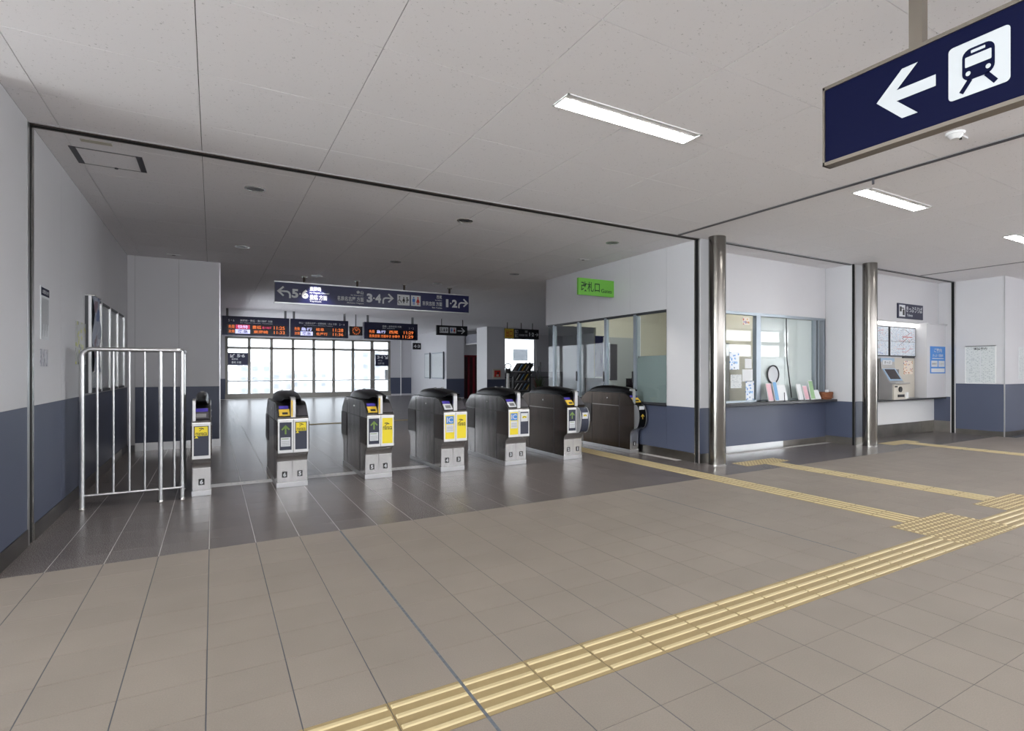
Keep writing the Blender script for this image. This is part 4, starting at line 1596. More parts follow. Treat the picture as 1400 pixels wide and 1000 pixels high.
# clock
t = thing('clock', 'small square black clock with orange dial between departure boards', 'clock', (4.03, 20, 2.64))
MB().box(-.20, 0, -.15, .20, .16, .15, 'sign_black').build('casing', t, .006)
mk = MB()
for k in range(12):
    a = R(30 * k)
    mk.stroke([(.095 * math.cos(a), .095 * math.sin(a)), (.125 * math.cos(a), .125 * math.sin(a))], .022, -.002, 'led_orange')
mk.build('dial_marks', t, fix=False)
hd = MB()
hd.stroke([(0, 0), (-.03, .06)], .016, -.003, 'led_orange')
hd.stroke([(0, 0), (.06, .05)], .012, -.003, 'led_orange')
hd.build('hands', t, fix=False)
MB().cyl(0, .08, .15, CEIL - 2.64, .018, n=10, m='mid_grey').build('hanger', t)

# washroom sign
t = sign('washroom_sign', 'black hanging sign with washroom pictograms and arrow', 'sign', (0, 20, 0), 0, 6.78, 2.60, 7.945, 2.955, .1, 'sign_black')
pt = MB()
pt.flat([(6.885, 2.68), (7.213, 2.68), (7.213, 2.89), (6.885, 2.89)], -.0015, 'white_print')
pt.flat([(7.27, 2.68), (7.51, 2.68), (7.51, 2.89), (7.27, 2.89)], -.0015, 'white_print')
care_icons(pt, 6.885, 2.68, 7.213, 2.89, -.0025)
toilet_icons(pt, 7.27, 2.68, 7.51, 2.89, -.0025)
pt.stroke([(7.56, 2.775), (7.82, 2.775)], .035, -.0015, 'white_print')
pt.stroke([(7.71, 2.88), (7.83, 2.775), (7.71, 2.67)], .035, -.0015, 'white_print')
pt.build('pictogram', t, fix=False)
rods(t, (6.98, 7.78), .05, 2.95, .015, 'track_brown', False)

# black platform sign near the office
t = sign('platform_sign', 'black hanging sign with yellow end by the office glazing', 'sign', (0, 20, 0), 0, 9.46, 2.56, 10.96, 2.945, .1, 'sign_black')
MB().box(9.465, -.004, 2.565, 9.843, 0, 2.94, 'yellow_reader').build('yellow_field', t)
lt = MB()
lt.text('出口', 9.52, 2.62, 9.79, 2.88, -.005, 'fire_red', True)
lt.text('西口', 9.89, 2.76, 10.04, 2.90, -.0015, 'white_print', True)
lt.text('東口', 9.89, 2.61, 10.04, 2.74, -.0015, 'white_print', True)
lt.text('西尾', 10.34, 2.80, 10.45, 2.89, -.0015, 'grey_print', True)
lt.text('吉良吉田 方面', 10.08, 2.66, 10.45, 2.75, -.0015, 'grey_print', True)
lane_digits(lt, '12', 10.49, 2.67, 10.74, 2.82, -.0015, 'white_print')
lt.stroke([(10.78, 2.745), (10.92, 2.745)], .025, -.0015, 'white_print')
lt.stroke([(10.86, 2.81), (10.92, 2.745), (10.86, 2.68)], .025, -.0015, 'white_print')
lt.build('lettering', t, fix=False)
rods(t, (9.6, 10.2, 10.7), .05, 2.94, .015, 'track_brown', False)

# small 4-3 sign on the hall wall end
t = sign('platform_sign', 'tiny dark sign reading 4・3 high in the inner hall', 'sign', (0, 25.0, 0), 0, 7.40, 2.25, 7.76, 2.53, .06, 'sign_black')
lt = MB()
lane_digits(lt, '43', 7.44, 2.32, 7.72, 2.46, -.0015, 'white_print')
lt.build('lettering', t, fix=False)
rods(t, (7.58,), .03, 2.53, .012, 'plastic_white', False)

# two blue signs on the far window
def win_sign(x0, z0, x1, z1, lab, a, b_, c, left):
    t = sign('platform_sign', lab, 'sign', (0, YF - .08, 0), 0, x0, z0, x1, z1, .04, 'board_navy')
    w_, h_ = x1 - x0, z1 - z0
    lt = MB()
    ax0 = x0 + .14 * w_ if left else x0 + .68 * w_
    s_ = .22 * h_
    if left:
        lt.stroke([(ax0 + 1.2 * s_, z0 + .90 * h_), (ax0 + .1 * s_, z0 + .68 * h_)], .045, -.0015, 'white_print')
        lt.stroke([(ax0, z0 + .88 * h_), (ax0, z0 + .66 * h_), (ax0 + .9 * s_, z0 + .66 * h_)], .045, -.0015, 'white_print')
        lane_digits(lt, a[0] + a[2], x0 + .45 * w_, z0 + .64 * h_, x0 + .85 * w_, z0 + .90 * h_, -.0015, 'white_print')
    else:
        lt.stroke([(ax0, z0 + .90 * h_), (ax0 + 1.1 * s_, z0 + .68 * h_)], .045, -.0015, 'white_print')
        lt.stroke([(ax0 + 1.2 * s_, z0 + .88 * h_), (ax0 + 1.2 * s_, z0 + .66 * h_), (ax0 + .3 * s_, z0 + .66 * h_)], .045, -.0015, 'white_print')
        lane_digits(lt, a[0] + a[2], x0 + .12 * w_, z0 + .64 * h_, x0 + .58 * w_, z0 + .90 * h_, -.0015, 'white_print')
    lt.text(b_, x0 + .18 * w_, z0 + .42 * h_, x0 + .50 * w_, z0 + .56 * h_, -.0015, 'white_print', True)
    lt.text(c, x0 + .18 * w_, z0 + .14 * h_, x0 + .66 * w_, z0 + .32 * h_, -.0015, 'white_print', True)
    lt.build('lettering', t, fix=False)


win_sign(.59, 1.56, 1.38, 2.13, 'dark blue 5・6 sign on the first bay of the far window', '5・6', '東岡崎', '豊橋 方面', True)
win_sign(7.12, 1.55, 7.78, 2.14, 'dark blue 3・4 sign on the last bay of the far window', '3・4', '金山', '名古屋 方面', False)
o = MB().box(7.60, YF - .07, .86, 7.76, YF - .05, 1.36, 'print_table').build('notice_paper')
tag(o, 'small paper notice on the glass under the 3・4 sign', 'notice')

# green blade sign on the office wall
t = sign('gate_sign', 'bright green blade sign for the ticket gate on the office wall', 'sign', (0, 7.9, 0), 0, 5.075, 2.575, 5.80, 2.855, .05, 'sign_green')
lt = MB()
lt.text('改札口', 5.125, 2.635, 5.50, 2.80, -.0015, 'green_ink', True)
lt.text('Gates', 5.53, 2.635, 5.75, 2.70, -.0015, 'green_ink', True)
lt.build('lettering', t, fix=False)

# ticket sign in recess 2
t = sign('ticket_sign', 'dark blue ticket sign on the ledge above the fare maps', 'sign', (0, YM - .1255, 0), 0, 11.47, 2.365, 12.44, 2.665, .025, 'board_navy')
lt = MB()
lt.text('きっぷうりば', 11.78, 2.50, 12.40, 2.625, -.0015, 'white_print', True)
lt.text('Tickets', 11.80, 2.415, 12.02, 2.465, -.0015, 'grey_print', True)
lt.build('lettering', t, fix=False)
pt = MB()
pt.flat([(11.51, 2.40), (11.735, 2.40), (11.735, 2.635), (11.51, 2.635)], -.0015, 'white_print')
pt.flat([(11.53, 2.50), (11.60, 2.50), (11.60, 2.60), (11.53, 2.60)], -.0025, 'ink')
pt.flat([(11.64, 2.43), (11.71, 2.43), (11.71, 2.54), (11.64, 2.54)], -.0025, 'ink')
pt.stroke([(11.60, 2.57), (11.68, 2.57), (11.68, 2.54)], .02, -.0025, 'ink')
pt.build('pictogram', t, fix=False)

# the big hanging sign near the camera: faces the left wall, runs along y
XS = 2.75
YS0 = 1.852
SL = 1.9
ZS0, ZS1 = 2.408, 2.828
t = thing('direction_sign', 'large dark blue hanging sign with left arrow and train pictogram', 'sign', (XS, YS0, 0), -90)
MB().box(.012, 0, ZS0 + .012, SL - .012, .05, ZS1 - .012, 'sign_navy').build('board', t)
f = MB()
f.box(0, -.008, ZS1 - .018, SL, .058, ZS1, 'sign_frame')
f.box(0, -.008, ZS0, SL, .058, ZS0 + .018, 'sign_frame')
f.box(0, -.008, ZS0, .012, .058, ZS1, 'sign_frame')
f.box(SL - .012, -.008, ZS0, SL, .058, ZS1, 'sign_frame')
f.build('frame', t)
Y = -.002
lt = MB()
# arrow: local x is the distance from the sign's inner end
ax, az = .315, 2.628
lt.stroke([(.565, 2.632), (.345, 2.632)], .052, Y, 'sign_white')
lt.flat([(.292, 2.632), (.415, 2.515), (.487, 2.515), (.362, 2.632), (.487, 2.749), (.415, 2.749)], Y - .0004, 'sign_white')
lt.build('arrow', t, fix=False)


def rrect(x0, z0, x1, z1, r, n=5):
    P = []
    for cx, cz, a0 in ((x1 - r, z0 + r, -90), (x1 - r, z1 - r, 0), (x0 + r, z1 - r, 90), (x0 + r, z0 + r, 180)):
        for k in range(n + 1):
            a = R(a0 + 90 * k / n)
            P.append((cx + r * math.cos(a), cz + r * math.sin(a)))
    return P


pt = MB()
pt.flat(rrect(.618, 2.508, .852, 2.742, .018), Y, 'sign_white')
y1 = Y - .001
cx = .735
pt.flat(rrect(cx - .062, 2.572, cx + .062, 2.708, .034), y1, 'sign_navy')
pt.stroke([(cx - .030, 2.575), (cx - .066, 2.527)], .020, y1, 'sign_navy')
pt.stroke([(cx + .030, 2.575), (cx + .066, 2.527)], .020, y1, 'sign_navy')
y2 = Y - .002
pt.flat(rrect(cx - .050, 2.630, cx + .050, 2.674, .004), y2, 'sign_white')
pt.flat(rrect(cx - .027, 2.685, cx + .027, 2.697, .002), y2, 'sign_white')
pt.disc(cx - .038, 2.602, .010, y2, 14, 'sign_white')
pt.disc(cx + .038, 2.602, .010, y2, 14, 'sign_white')
pt.build('pictogram', t, fix=False)
for x in (.475, 1.42):
    MB().box(x - .030, .0, ZS1, x + .030, .05, CEIL, 'sign_frame').build('hanger', t)
    MB().box(x - .055, -.03, CEIL - .008, x + .055, .08, CEIL, 'sign_frame').build('flange', t)

# ------------------------------------------------------------------ ceiling fittings
LAB = ['lit recessed lamp out of view left of the fence', 'lit recessed lamp nearest the middle of the ceiling, largest in view',
       'lit recessed lamp behind the hanging train sign', 'lit recessed lamp at the far right edge of the picture',
       'lit recessed lamp far along the passage out of view'] + ['lit recessed lamp in the row above the photographer, %s' % q_ for q_ in ('at its left end', 'second from the left end', 'third from the left end', 'third from the right end', 'second from the right end', 'at its right end')]


def ceiling_lamp(x, y, lab, seen=True):
    t = thing('ceiling_lamp', lab, 'lamp', (x, y, CEIL), 0, 'recessed fluorescent lamps')
    f = MB()
    a, b_ = .625, .108
    f.box(-a, -b_, -.006, a, -b_ + .012, .0, 'plastic_white')
    f.box(-a, b_ - .012, -.006, a, b_, .0, 'plastic_white')
    f.box(-a, -b_, -.006, -a + .015, b_, .0, 'plastic_white')
    f.box(a - .015, -b_, -.006, a, b_, .0, 'plastic_white')
    f.build('lamp_frame', t)
    r_ = MB()
    r_.add([(-a + .015, -b_ + .012, -.0025), (a - .015, -b_ + .012, -.0025), (a - .015, -.03, -.0015), (-a + .015, -.03, -.0015)], [(3, 2, 1, 0)], 'lamp_reflector')
    r_.build('reflector', t, fix=False)
    MB().box(-a + .015, -.032, -.005, a - .015, b_ - .012, -.001, 'lamp_white').build('diffuser', t)


for k, (x, y) in enumerate(LIGHTS):
    ceiling_lamp(x, y, LAB[k])

DL = [(.369, 6.74, 'unlit downlight nearest the left wall behind the shutter track'), (2.645, 6.74, 'unlit downlight in the middle behind the shutter track'),
      (4.92, 6.74, 'unlit downlight nearest the office behind the shutter track'), (.377, 10.0, 'downlight in the second row before the end wall'),
      (2.645, 9.95, 'downlight in the second row above the middle gates'), (4.92, 9.97, 'downlight in the second row beside the office'),
      (1.73, 12.25, 'downlight right above the blue direction sign'), (4.06, 11.95, 'downlight above the right end of the blue direction sign')]
for x, y, lab in DL:
    t = thing('downlight', lab, 'downlight', (x, y, CEIL), 0, 'round downlights over the gates')
    n = 28
    f = MB()
    vs, fs = [], []
    for r_, z in ((.098, 0), (.098, -.006), (.080, -.006), (.078, 0)):
        vs += [(r_ * math.cos(2 * math.pi * i / n), r_ * math.sin(2 * math.pi * i / n), z) for i in range(n)]
    for k in range(3):
        fs += [(k * n + i, k * n + (i + 1) % n, (k + 1) * n + (i + 1) % n, (k + 1) * n + i) for i in range(n)]
    f.add(vs, fs, 'chrome_ring')
    f.build('ring', t, smooth=True)
    MB().cyl(0, 0, -.003, -.0005, .079, n=28, m='downlight_inner').build('reflector', t)
    MB().cyl(.02, .01, -.005, -.003, .03, n=14, m='dark_grey').build('bulb', t)
    sl = bpy.data.lights.new('downlight_beam', 'SPOT')  # each downlight carries a lit beam
    sl.energy = 20
    sl.spot_size = R(84)
    sl.spot_blend = .6
    sl.shadow_soft_size = .05
    sl.color = (1, .96, .9)
    so = bpy.data.objects.new('downlight_beam', sl)
    COL.objects.link(so)
    so.parent = t
    so.location = (0, 0, -.03)
for x, y, lab in ((5.25, 8.03, 'small square ceiling emergency lamp beside the office wall'), (-.527, 11.3, 'small white ceiling plate before the end wall')):
    t = thing('emergency_lamp', lab, 'lamp', (x, y, CEIL))
    MB().box(-.09, -.04, -.008, .09, .04, 0, 'plastic_white').build('plate', t, .002)
    MB().cyl(0, 0, -.012, -.008, .025, n=14, m='dark_grey').build('lens', t)
# access hatch
t = thing('ceiling_hatch', 'rectangular ceiling access hatch with dark edges near the fence', 'hatch', (-.765, 6.515, CEIL))
MB().box(-.20, -.215, -.003, .20, .215, 0, 'ceiling_board').build('hatch_panel', t)
f = MB()
f.box(-.245, -.232, -.004, -.20, .232, 0, 'dark_grey')
f.box(.20, -.232, -.004, .245, .232, 0, 'dark_grey')
f.box(-.20, -.232, -.004, .20, -.215, 0, 'mid_grey')
f.box(-.20, .215, -.004, .20, .232, 0, 'mid_grey')
f.build('hatch_frame', t)
MB().cyl(.02, .222, -.012, -.003, .014, n=12, m='dark_grey').build('latch', t)
o = MB().box(-.10, -.03, -.006, .10, .03, 0, 'cream').build('ceiling_plate', None, .002)
o.location = (-.80, 6.07, CEIL)
tag(o, 'small flat cream plate between shutter track and hatch', 'plate')
# smoke detector
t = thing('smoke_detector', 'round white smoke detector beside the hanging sign', 'smoke detector', (4.92, 2.16, CEIL))
MB().cyl(0, 0, -.016, 0, .062, .070, 24, 'plastic_white').build('base', t, smooth=True)
MB().cyl(0, 0, -.048, -.016, .030, .056, 24, 'plastic_white').build('head', t, smooth=True)
MB().cyl(.03, -.025, -.052, -.040, .010, n=10, m='ink').build('sensor', t)
MB().box(.06, -.02, -.014, .17, .02, 0, 'plastic_white').build('tag', t)
o = MB().cyl(5.40, 3.10, CEIL - .06, CEIL - .009, .012, n=10, m='dark_grey').build('track_stop')
tag(o, 'little dark peg hanging from the thin ceiling track', 'peg')

# ------------------------------------------------------------------ left wall: notices and display case


def wallsheet(name, label, cat, loc, rotz, w_, h_, m, thick=.006, border=None):
    t = thing(name, label, cat, loc, rotz)
    MB().box(-w_ / 2, -thick, -h_ / 2, w_ / 2, 0, h_ / 2, border or m).build('sheet', t)
    if border:
        e = .012
        MB().box(-w_ / 2 + e, -thick - .001, -h_ / 2 + e, w_ / 2 - e, -thick, h_ / 2 - e, m).build('print', t)
    return t


t = wallsheet('wall_notice', 'tall narrow notice with dark heading on the wall by the fence', 'notice', (XL, 6.31, 1.785), 90, .27, .43, 'grey_print')
MB().box(-.13, -.0075, .14, .13, -.006, .205, 'sign_navy').build('heading', t)
MB().text('お知らせ', -.10, .155, .10, .19, -.0085, 'white_print', True).build('lettering', t, fix=False)
tx = MB()
for k in range(9):
    tx.flat([(-.11 + k * .026, -.19 + .05 * (k % 3)), (-.102 + k * .026, -.19 + .05 * (k % 3)), (-.102 + k * .026, .12), (-.11 + k * .026, .12)], -.0072, 'mid_grey')
tx.build('text_lines', t, fix=False)
t = thing('wall_labels', 'three short columns of small print on the wall below the notice', 'label', (XL, 6.30, 1.42), 90)
for k in range(3):
    mb = MB()
    mb.box(-.13 + k * .095, -.003, -.07, -.07 + k * .095, 0, .07, 'print_notice')
    mb.build('label_strip', t)
o = wallsheet('wall_poster', 'grey and yellow poster on the wall beside the display case', 'poster', (XL, 7.83, 1.60), 90, .50, .44, 'print_yellow')
# display case
t = thing('notice_board', 'glazed wall display case of posters behind the fence', 'notice board', (XL, 9.50, 1.60), 90)
W2 = 1.42
MB().box(-W2, -.03, -.53, W2, 0, .53, 'frame_dark').build('back', t)
for k, m in enumerate(('print_blue', 'print_poster', 'print_table', 'print_map')):
    x0 = -W2 + .05 + k * .70
    MB().box(x0, -.036, -.48, x0 + .62, -.03, .48, m).build('poster', t)
for k in range(5):
    x = -W2 + .02 + k * .695
    MB().box(x - .025, -.055, -.53, x + .025, -.03, .53, 'steel_bright').build('upright', t)
MB().box(-W2, -.05, .51, W2, -.03, .535, 'frame_dark').build('top_rail', t)
MB().box(-W2, -.05, -.535, W2, -.03, -.505, 'frame_dark').build('bottom_rail', t)
MB().box(-W2 + .02, -.046, -.50, W2 - .02, -.042, .50, 'glass_clear').build('pane', t)
# crinkled clear-backed poster in front of the case
mb = MB()
N = 8
vs, fs = [], []
for j in range(N + 1):
    for i in range(5):
        vs.append((-.22 + i * .11, -.065 - .012 * math.sin(i * 2.1 + j * 1.3), -.42 + j * .105))
for j in range(N):
    for i in range(4):
        fs.append((j * 5 + i, j * 5 + i + 1, j * 5 + i + 6, j * 5 + i + 5))
mb.add(vs, fs, 'print_poster')
t = thing('hanging_poster', 'crinkled glossy blue poster overlapping the display case end', 'poster', (XL, 8.35, 1.72), 90)
mb.build('sheet', t, fix=False)
MB().box(-.22, -.075, .415, .22, 0, .43, 'steel').build('clip_bar', t)

# right wall framed notice and posters
t = thing('fare_notice', 'framed fare notice on the white wall right of the machine recess', 'notice board', (XR, 5.30, 1.435), -90)
f = MB()
f.box(-.28, -.02, -.385, -.262, 0, .385, 'plastic_white')
f.box(.262, -.02, -.385, .28, 0, .385, 'plastic_white')
f.box(-.28, -.02, .37, .28, 0, .388, 'mid_grey')
f.box(-.28, -.02, -.388, .28, 0, -.37, 'plastic_white')
f.build('frame', t)
MB().box(-.262, -.010, -.37, .262, 0, .37, 'print_table').build('print', t)
MB().text('運賃案内', -.12, .30, .12, .35, -.0108, 'ink', True).build('lettering', t, fix=False)
MB().flat([(-.01, -.33), (.01, -.33), (.01, .28), (-.01, .28)], -.0106, 'white_print').build('fold', t, fix=False)
t = wallsheet('wall_poster', 'pale poster on the far white wall at the picture edge', 'poster', (14.02, 4.88, 1.47), 0, .46, .66, 'print_table', .006, 'white_print')
# blue poster in recess 2
t = thing('blue_poster', 'blue and white poster on the recess wall beside the fare maps', 'poster', (12.785, 5.95, 1.53))
S = .315
MB().box(-S, -.006, -.275, S, 0, .29, 'poster_blue').build('sheet', t)
pt = MB()
pt.flat([(-.28, -.135), (-.02, -.135), (-.02, -.01), (-.28, -.01)], -.007, 'white_print')
pt.flat([(.02, -.135), (.28, -.135), (.28, -.01), (.02, -.01)], -.007, 'white_print')
pt.flat([(-.28, -.25), (.28, -.25), (.28, -.17), (-.28, -.17)], -.007, 'white_print')
pt.text('ご案内', -.16, .17, .16, .25, -.007, 'white_print', True)
pt.text('きっぷ・定期券', -.22, .07, .22, .13, -.007, 'white_print', True)
pt.flat([(-.24, .03), (.24, .03), (.24, .045), (-.24, .045)], -.007, 'white_print')
pt.text('自動券売機', -.25, -.10, -.05, -.05, -.008, 'mid_grey', True)
pt.text('ＩＣカード', .05, -.10, .25, -.05, -.008, 'mid_grey', True)
pt.build('print', t, fix=False)
# fare maps
for x0, x1, lab in ((10.0, 11.29, 'fare map panel partly behind the column'), (11.33, 12.32, 'wide fare map panel under the lit lamp strip')):
    t = thing('fare_map', lab, 'map', ((x0 + x1) / 2, YM - .002, 1.90))
    h = (x1 - x0) / 2
    MB().box(-h, -.035, -.30, h, 0, .30, 'frame_dark').build('frame', t, .003)
    MB().box(-h + .02, -.038, -.28, h - .02, -.034, .28, 'print_map').build('print', t)
    ln = MB()
    rr = random.Random(int(x0 * 10))
    for k in range(9):
        z = rr.uniform(-.22, .24)
        x = rr.uniform(-h * .8, 0)
        P = [(x, z)]
        for q_ in range(3):
            x += rr.uniform(.08, .22)
            if x > h - .05:
                break
            z = max(-.25, min(.25, z + rr.choice([0, 0, .07, -.07])))
            P.append((x, z))
        if len(P) > 1:
            ln.stroke(P, .007, -.0386, rr.choice(['fire_red', 'mid_grey', 'blue_mark', 'dark_grey']))
    ln.stroke([(0, -.27), (0, .27)], .006, -.0384, 'mid_grey')
    ln.stroke([(-h + .03, .0), (h - .03, .0)], .006, -.0384, 'mid_grey')
    ln.build('route_lines', t, fix=False)
# service panel, flyer
t = thing('service_panel', 'cream wall panel right of the ticket machine with colourful flyer', 'panel', (11.895, YM, 1.17))
MB().box(-.42, -.02, -.41, .42, 0, .40, 'machine_cream').build('panel', t, .003)
MB().box(-.32, -.03, .0, -.21, -.02, .17, 'mid_grey').build('vent_plate', t)
MB().box(-.02, -.026, .07, .33, -.02, .345, 'print_flyer').build('flyer', t)
MB().box(-.04, -.03, .40, .40, -.0, .425, 'frame_dark').build('top_strip', t)

# ticket machine
t = thing('ticket_machine', 'grey ticket machine with tilted dark touch screen on the counter', 'ticket machine', (10.93, YM - .031, .752))
PF = [(.0, 0), (.0, .80), (-.04, .80), (-.06, .60), (-.21, .36), (-.27, .31), (-.27, .0)]
MB().prism_x(PF, 0, .50, 'machine_body').build('body', t, .004)
MB().box(.0, -.046, .61, .50, -.03, .81, 'machine_blue').build('header', t)
MB().box(.06, -.052, .68, .40, -.045, .77, 'white_print').build('header_label', t)
MB().text('きっぷ', .12, .70, .34, .75, -.0528, 'ink', True).build('lettering', t, fix=False)


def on_slope(mb, x0, x1, t0, t1, off, m):
    a, b_ = (-.21, .36), (-.06, .60)
    d_ = Vector((b_[0] - a[0], b_[1] - a[1]))
    nn = Vector((-d_.y, d_.x)).normalized() * off
    p0 = (a[0] + d_.x * t0, a[1] + d_.y * t0)
    p1 = (a[0] + d_.x * t1, a[1] + d_.y * t1)
    mb.add([(x0, p0[0] + nn.x, p0[1] + nn.y), (x1, p0[0] + nn.x, p0[1] + nn.y), (x1, p1[0] + nn.x, p1[1] + nn.y), (x0, p1[0] + nn.x, p1[1] + nn.y),
            (x0, p0[0], p0[1]), (x1, p0[0], p0[1]), (x1, p1[0], p1[1]), (x0, p1[0], p1[1])],
           [(0, 1, 2, 3), (0, 4, 5, 1), (1, 5, 6, 2), (2, 6, 7, 3), (3, 7, 4, 0)], m)
    return mb


bz = on_slope(MB(), .02, .48, .02, .98, .012, 'machine_blue').build('screen_bezel', t)
on_slope(MB(), .07, .43, .12, .92, .016, 'screen_dark').build('screen', bz)
MB().box(-.01, -.34, .305, .52, -.20, .335, 'machine_body').build('front_lip', t, .006)
MB().box(.01, -.30, 0, .49, -.26, .30, 'machine_cream').build('coin_unit', t, .004)
MB().cyl(0, 0, 0, .02, .055, n=18, m='ink').build('coin_cup', t).matrix_local = Matrix.Translation((.22, -.30, .20)) @ Matrix.Rotation(R(90), 4, 'X')
MB().box(.14, -.315, .05, .36, -.29, .10, 'ink').build('change_tray', t)
MB().box(.40, -.33, .02, .48, -.28, .14, 'plastic_white').build('ticket_slot', t)
MB().box(.04, -.31, .24, .12, -.295, .27, 'ink').build('note_slot', t)

# ------------------------------------------------------------------ on and behind the ticket counter
CZ = .80


def leaflet_stand(x, y, w_, h_, m, label, lean=.06):
    t = thing('leaflet_stand', label, 'leaflet stand', (x, y, CZ), 0, 'leaflet stands on the ticket counter')
    mb = MB()
    mb.prism_x([(-.01, 0), (lean, h_), (lean + .012, h_), (.002, 0)], -w_ / 2, w_ / 2, 'plastic_white')
    mb.build('holder', t)
    MB().prism_x([(-.014, .02), (lean - .008, h_ - .01), (lean - .002, h_ - .01), (-.008, .02)], -w_ / 2 + .01, w_ / 2 - .01, m).build('leaflet', t)
    MB().box(-w_ / 2, -.03, 0, w_ / 2, .05, .008, 'ink').build('base', t)


leaflet_stand(7.80, 6.22, .13, .30, 'paper_pink', 'pink leaflet stand on the ticket counter under the speaking ring')
leaflet_stand(7.93, 6.20, .10, .33, 'paper_blue', 'slim pale blue leaflet stand next to the pink one')
leaflet_stand(8.11, 6.22, .24, .27, 'paper', 'white notice stand with red heading below the speaking ring')
leaflet_stand(8.57, 6.20, .13, .28, 'paper', 'white leaflet stand beside the hanging cable end')
leaflet_stand(8.71, 6.18, .12, .25, 'paper_pink', 'pale leaflet stand leaning beside the green leaflets')
leaflet_stand(8.86, 6.17, .12, .34, 'paper_green', 'green leaflet stand before the wicker basket')
leaflet_stand(9.02, 6.18, .17, .17, 'paper', 'low white card stand next to the wicker basket')
t = thing('wicker_basket', 'small brown wicker basket at the end of the ticket counter', 'basket', (9.29, 6.20, CZ))
mb = MB()
n = 20
vs, fs = [], []
for r_, z in ((.10, 0), (.125, .07), (.13, .13), (.118, .13), (.112, .07), (.09, .01)):
    vs += [(r_ * 1.15 * math.cos(2 * math.pi * i / n), r_ * .75 * math.sin(2 * math.pi * i / n), z) for i in range(n)]
for k in range(5):
    fs += [(k * n + i, k * n + (i + 1) % n, (k + 1) * n + (i + 1) % n, (k + 1) * n + i) for i in range(n)]
fs += [list(range(n))[::-1], [5 * n + i for i in range(n)]]
mb.add(vs, fs, 'wicker')
mb.build('bowl', t, smooth=True)
for z in (.035, .10):
    MB().tube([(.142 * math.cos(a), .094 * math.sin(a), z) for a in [2 * math.pi * k / 20 for k in range(21)]], .009, 6, 'wicker').build('weave_band', t)
t = thing('paper_slips', 'small white slips standing in the wicker basket', 'paper', (9.29, 6.20, CZ + .02))
for k in range(3):
    MB().box(-.06 + k * .04, -.02 + k * .012, 0, -.01 + k * .045, -.016 + k * .012, .15, 'paper').build('slip', t)
t = thing('pen_stand', 'black pen on a stand at the edge of the ticket counter', 'pen', (8.03, 6.125, CZ))
MB().cyl(0, 0, 0, .012, .025, .02, 12, 'ink').build('base', t)
MB().tube([(0, 0, .01), (-.01, 0, .15)], .006, 8, 'ink').build('pen', t)

# posters on the first ticket pane
for (x, z, w_, h_, m, lab) in ((7.08, 1.47, .22, .28, 'print_blue', 'light blue poster stuck on the first ticket pane'),
                               (7.41, 1.43, .16, .16, 'paper', 'small white sheet high beside the blue poster on the ticket pane'),
                               (7.39, 1.235, .25, .20, 'paper', 'white sheet with pink print in the middle of the ticket pane'),
                               (7.45, .985, .20, .32, 'print_blue', 'blue printed sheet low on the ticket pane by the frame'),
                               (7.12, 1.14, .26, .22, 'print_table', 'pale notice in the middle of the first ticket pane'),
                               (7.36, 2.13, .17, .12, 'print_flyer', 'red sticker at the top of the first ticket pane')):
    wallsheet('pane_poster', lab, 'poster', (x, RY + .034, z), 0, w_, h_, m, .003)

# ------------------------------------------------------------------ inside the office
def desk(x, y, w_, d_, label):
    t = thing('desk', label, 'desk', (x, y, .012))
    MB().box(-w_ / 2, -d_ / 2, .70, w_ / 2, d_ / 2, .73, 'desk_grey').build('top', t, .003)
    for sx in (-1, 1):
        for sy in (-1, 1):
            MB().box(sx * (w_ / 2 - .05) - .02, sy * (d_ / 2 - .05) - .02, 0, sx * (w_ / 2 - .05) + .02, sy * (d_ / 2 - .05) + .02, .70, 'mid_grey').build('leg', t)
    MB().box(-w_ / 2 + .05, -.01, .3, w_ / 2 - .05, .01, .70, 'desk_grey').build('modesty_panel', t)


def monitor(x, y, z, rz, label):
    t = thing('monitor', label, 'monitor', (x, y, z), rz)
    MB().box(-.22, -.02, .12, .22, .02, .42, 'ink').build('casing', t, .004)
    MB().box(-.20, -.022, .14, .20, -.019, .40, 'screen_dark').build('screen', t)
    MB().box(-.03, -.0, 0, .03, .03, .16, 'ink').build('neck', t)
    MB().box(-.11, -.08, 0, .11, .08, .012, 'ink').build('base', t)


desk(6.9, 7.1, 1.3, .7, 'grey office desk inside below the ticket window')
desk(7.0, 8.6, 1.6, .7, 'grey office desk in the middle of the office')
desk(6.75, 9.62, 1.3, .7, 'grey office desk at the back of the office')
monitor(6.75, 7.25, .742, 160, 'black monitor on the desk below the ticket window')
monitor(6.9, 8.65, .742, -60, 'black monitor on the middle office desk')
monitor(6.6, 9.65, .742, -60, 'black monitor on the rear office desk')
t = thing('office_phone', 'dark desk telephone on the middle office desk', 'telephone', (7.4, 8.5, .742))
MB().prism_x([(-.1, 0), (.1, 0), (.1, .07), (-.1, .03)], -.08, .08, 'ink').build('base', t)
MB().box(-.085, -.02, .07, -.03, .1, .10, 'ink').build('handset', t)
t = thing('paper_tray', 'stack of paper trays on the rear office desk', 'tray', (7.15, 9.6, .742))
for k in range(3):
    MB().box(-.16, -.12, .001 + k * .07, .16, .12, .012 + k * .07, 'plastic_white').build('tray', t)
for sx in (-.16, .15):
    MB().box(sx, -.12, 0, sx + .01, .12, .16, 'plastic_white').build('side', t)
t = thing('office_chair', 'dark office chair behind the middle desk', 'chair', (7.75, 8.98+.25, .012))
MB().box(-.23, -.23, .42, .23, .23, .49, 'dark_grey').build('seat', t, .02)
MB().box(-.21, .20, .58, .21, .25, 1.02, 'dark_grey').build('backrest', t, .02)
MB().cyl(0, 0, .06, .42, .03, n=12, m='ink').build('post', t)
MB().box(-.02, .21, .44, .02, .26, .62, 'ink').build('back_bracket', t)
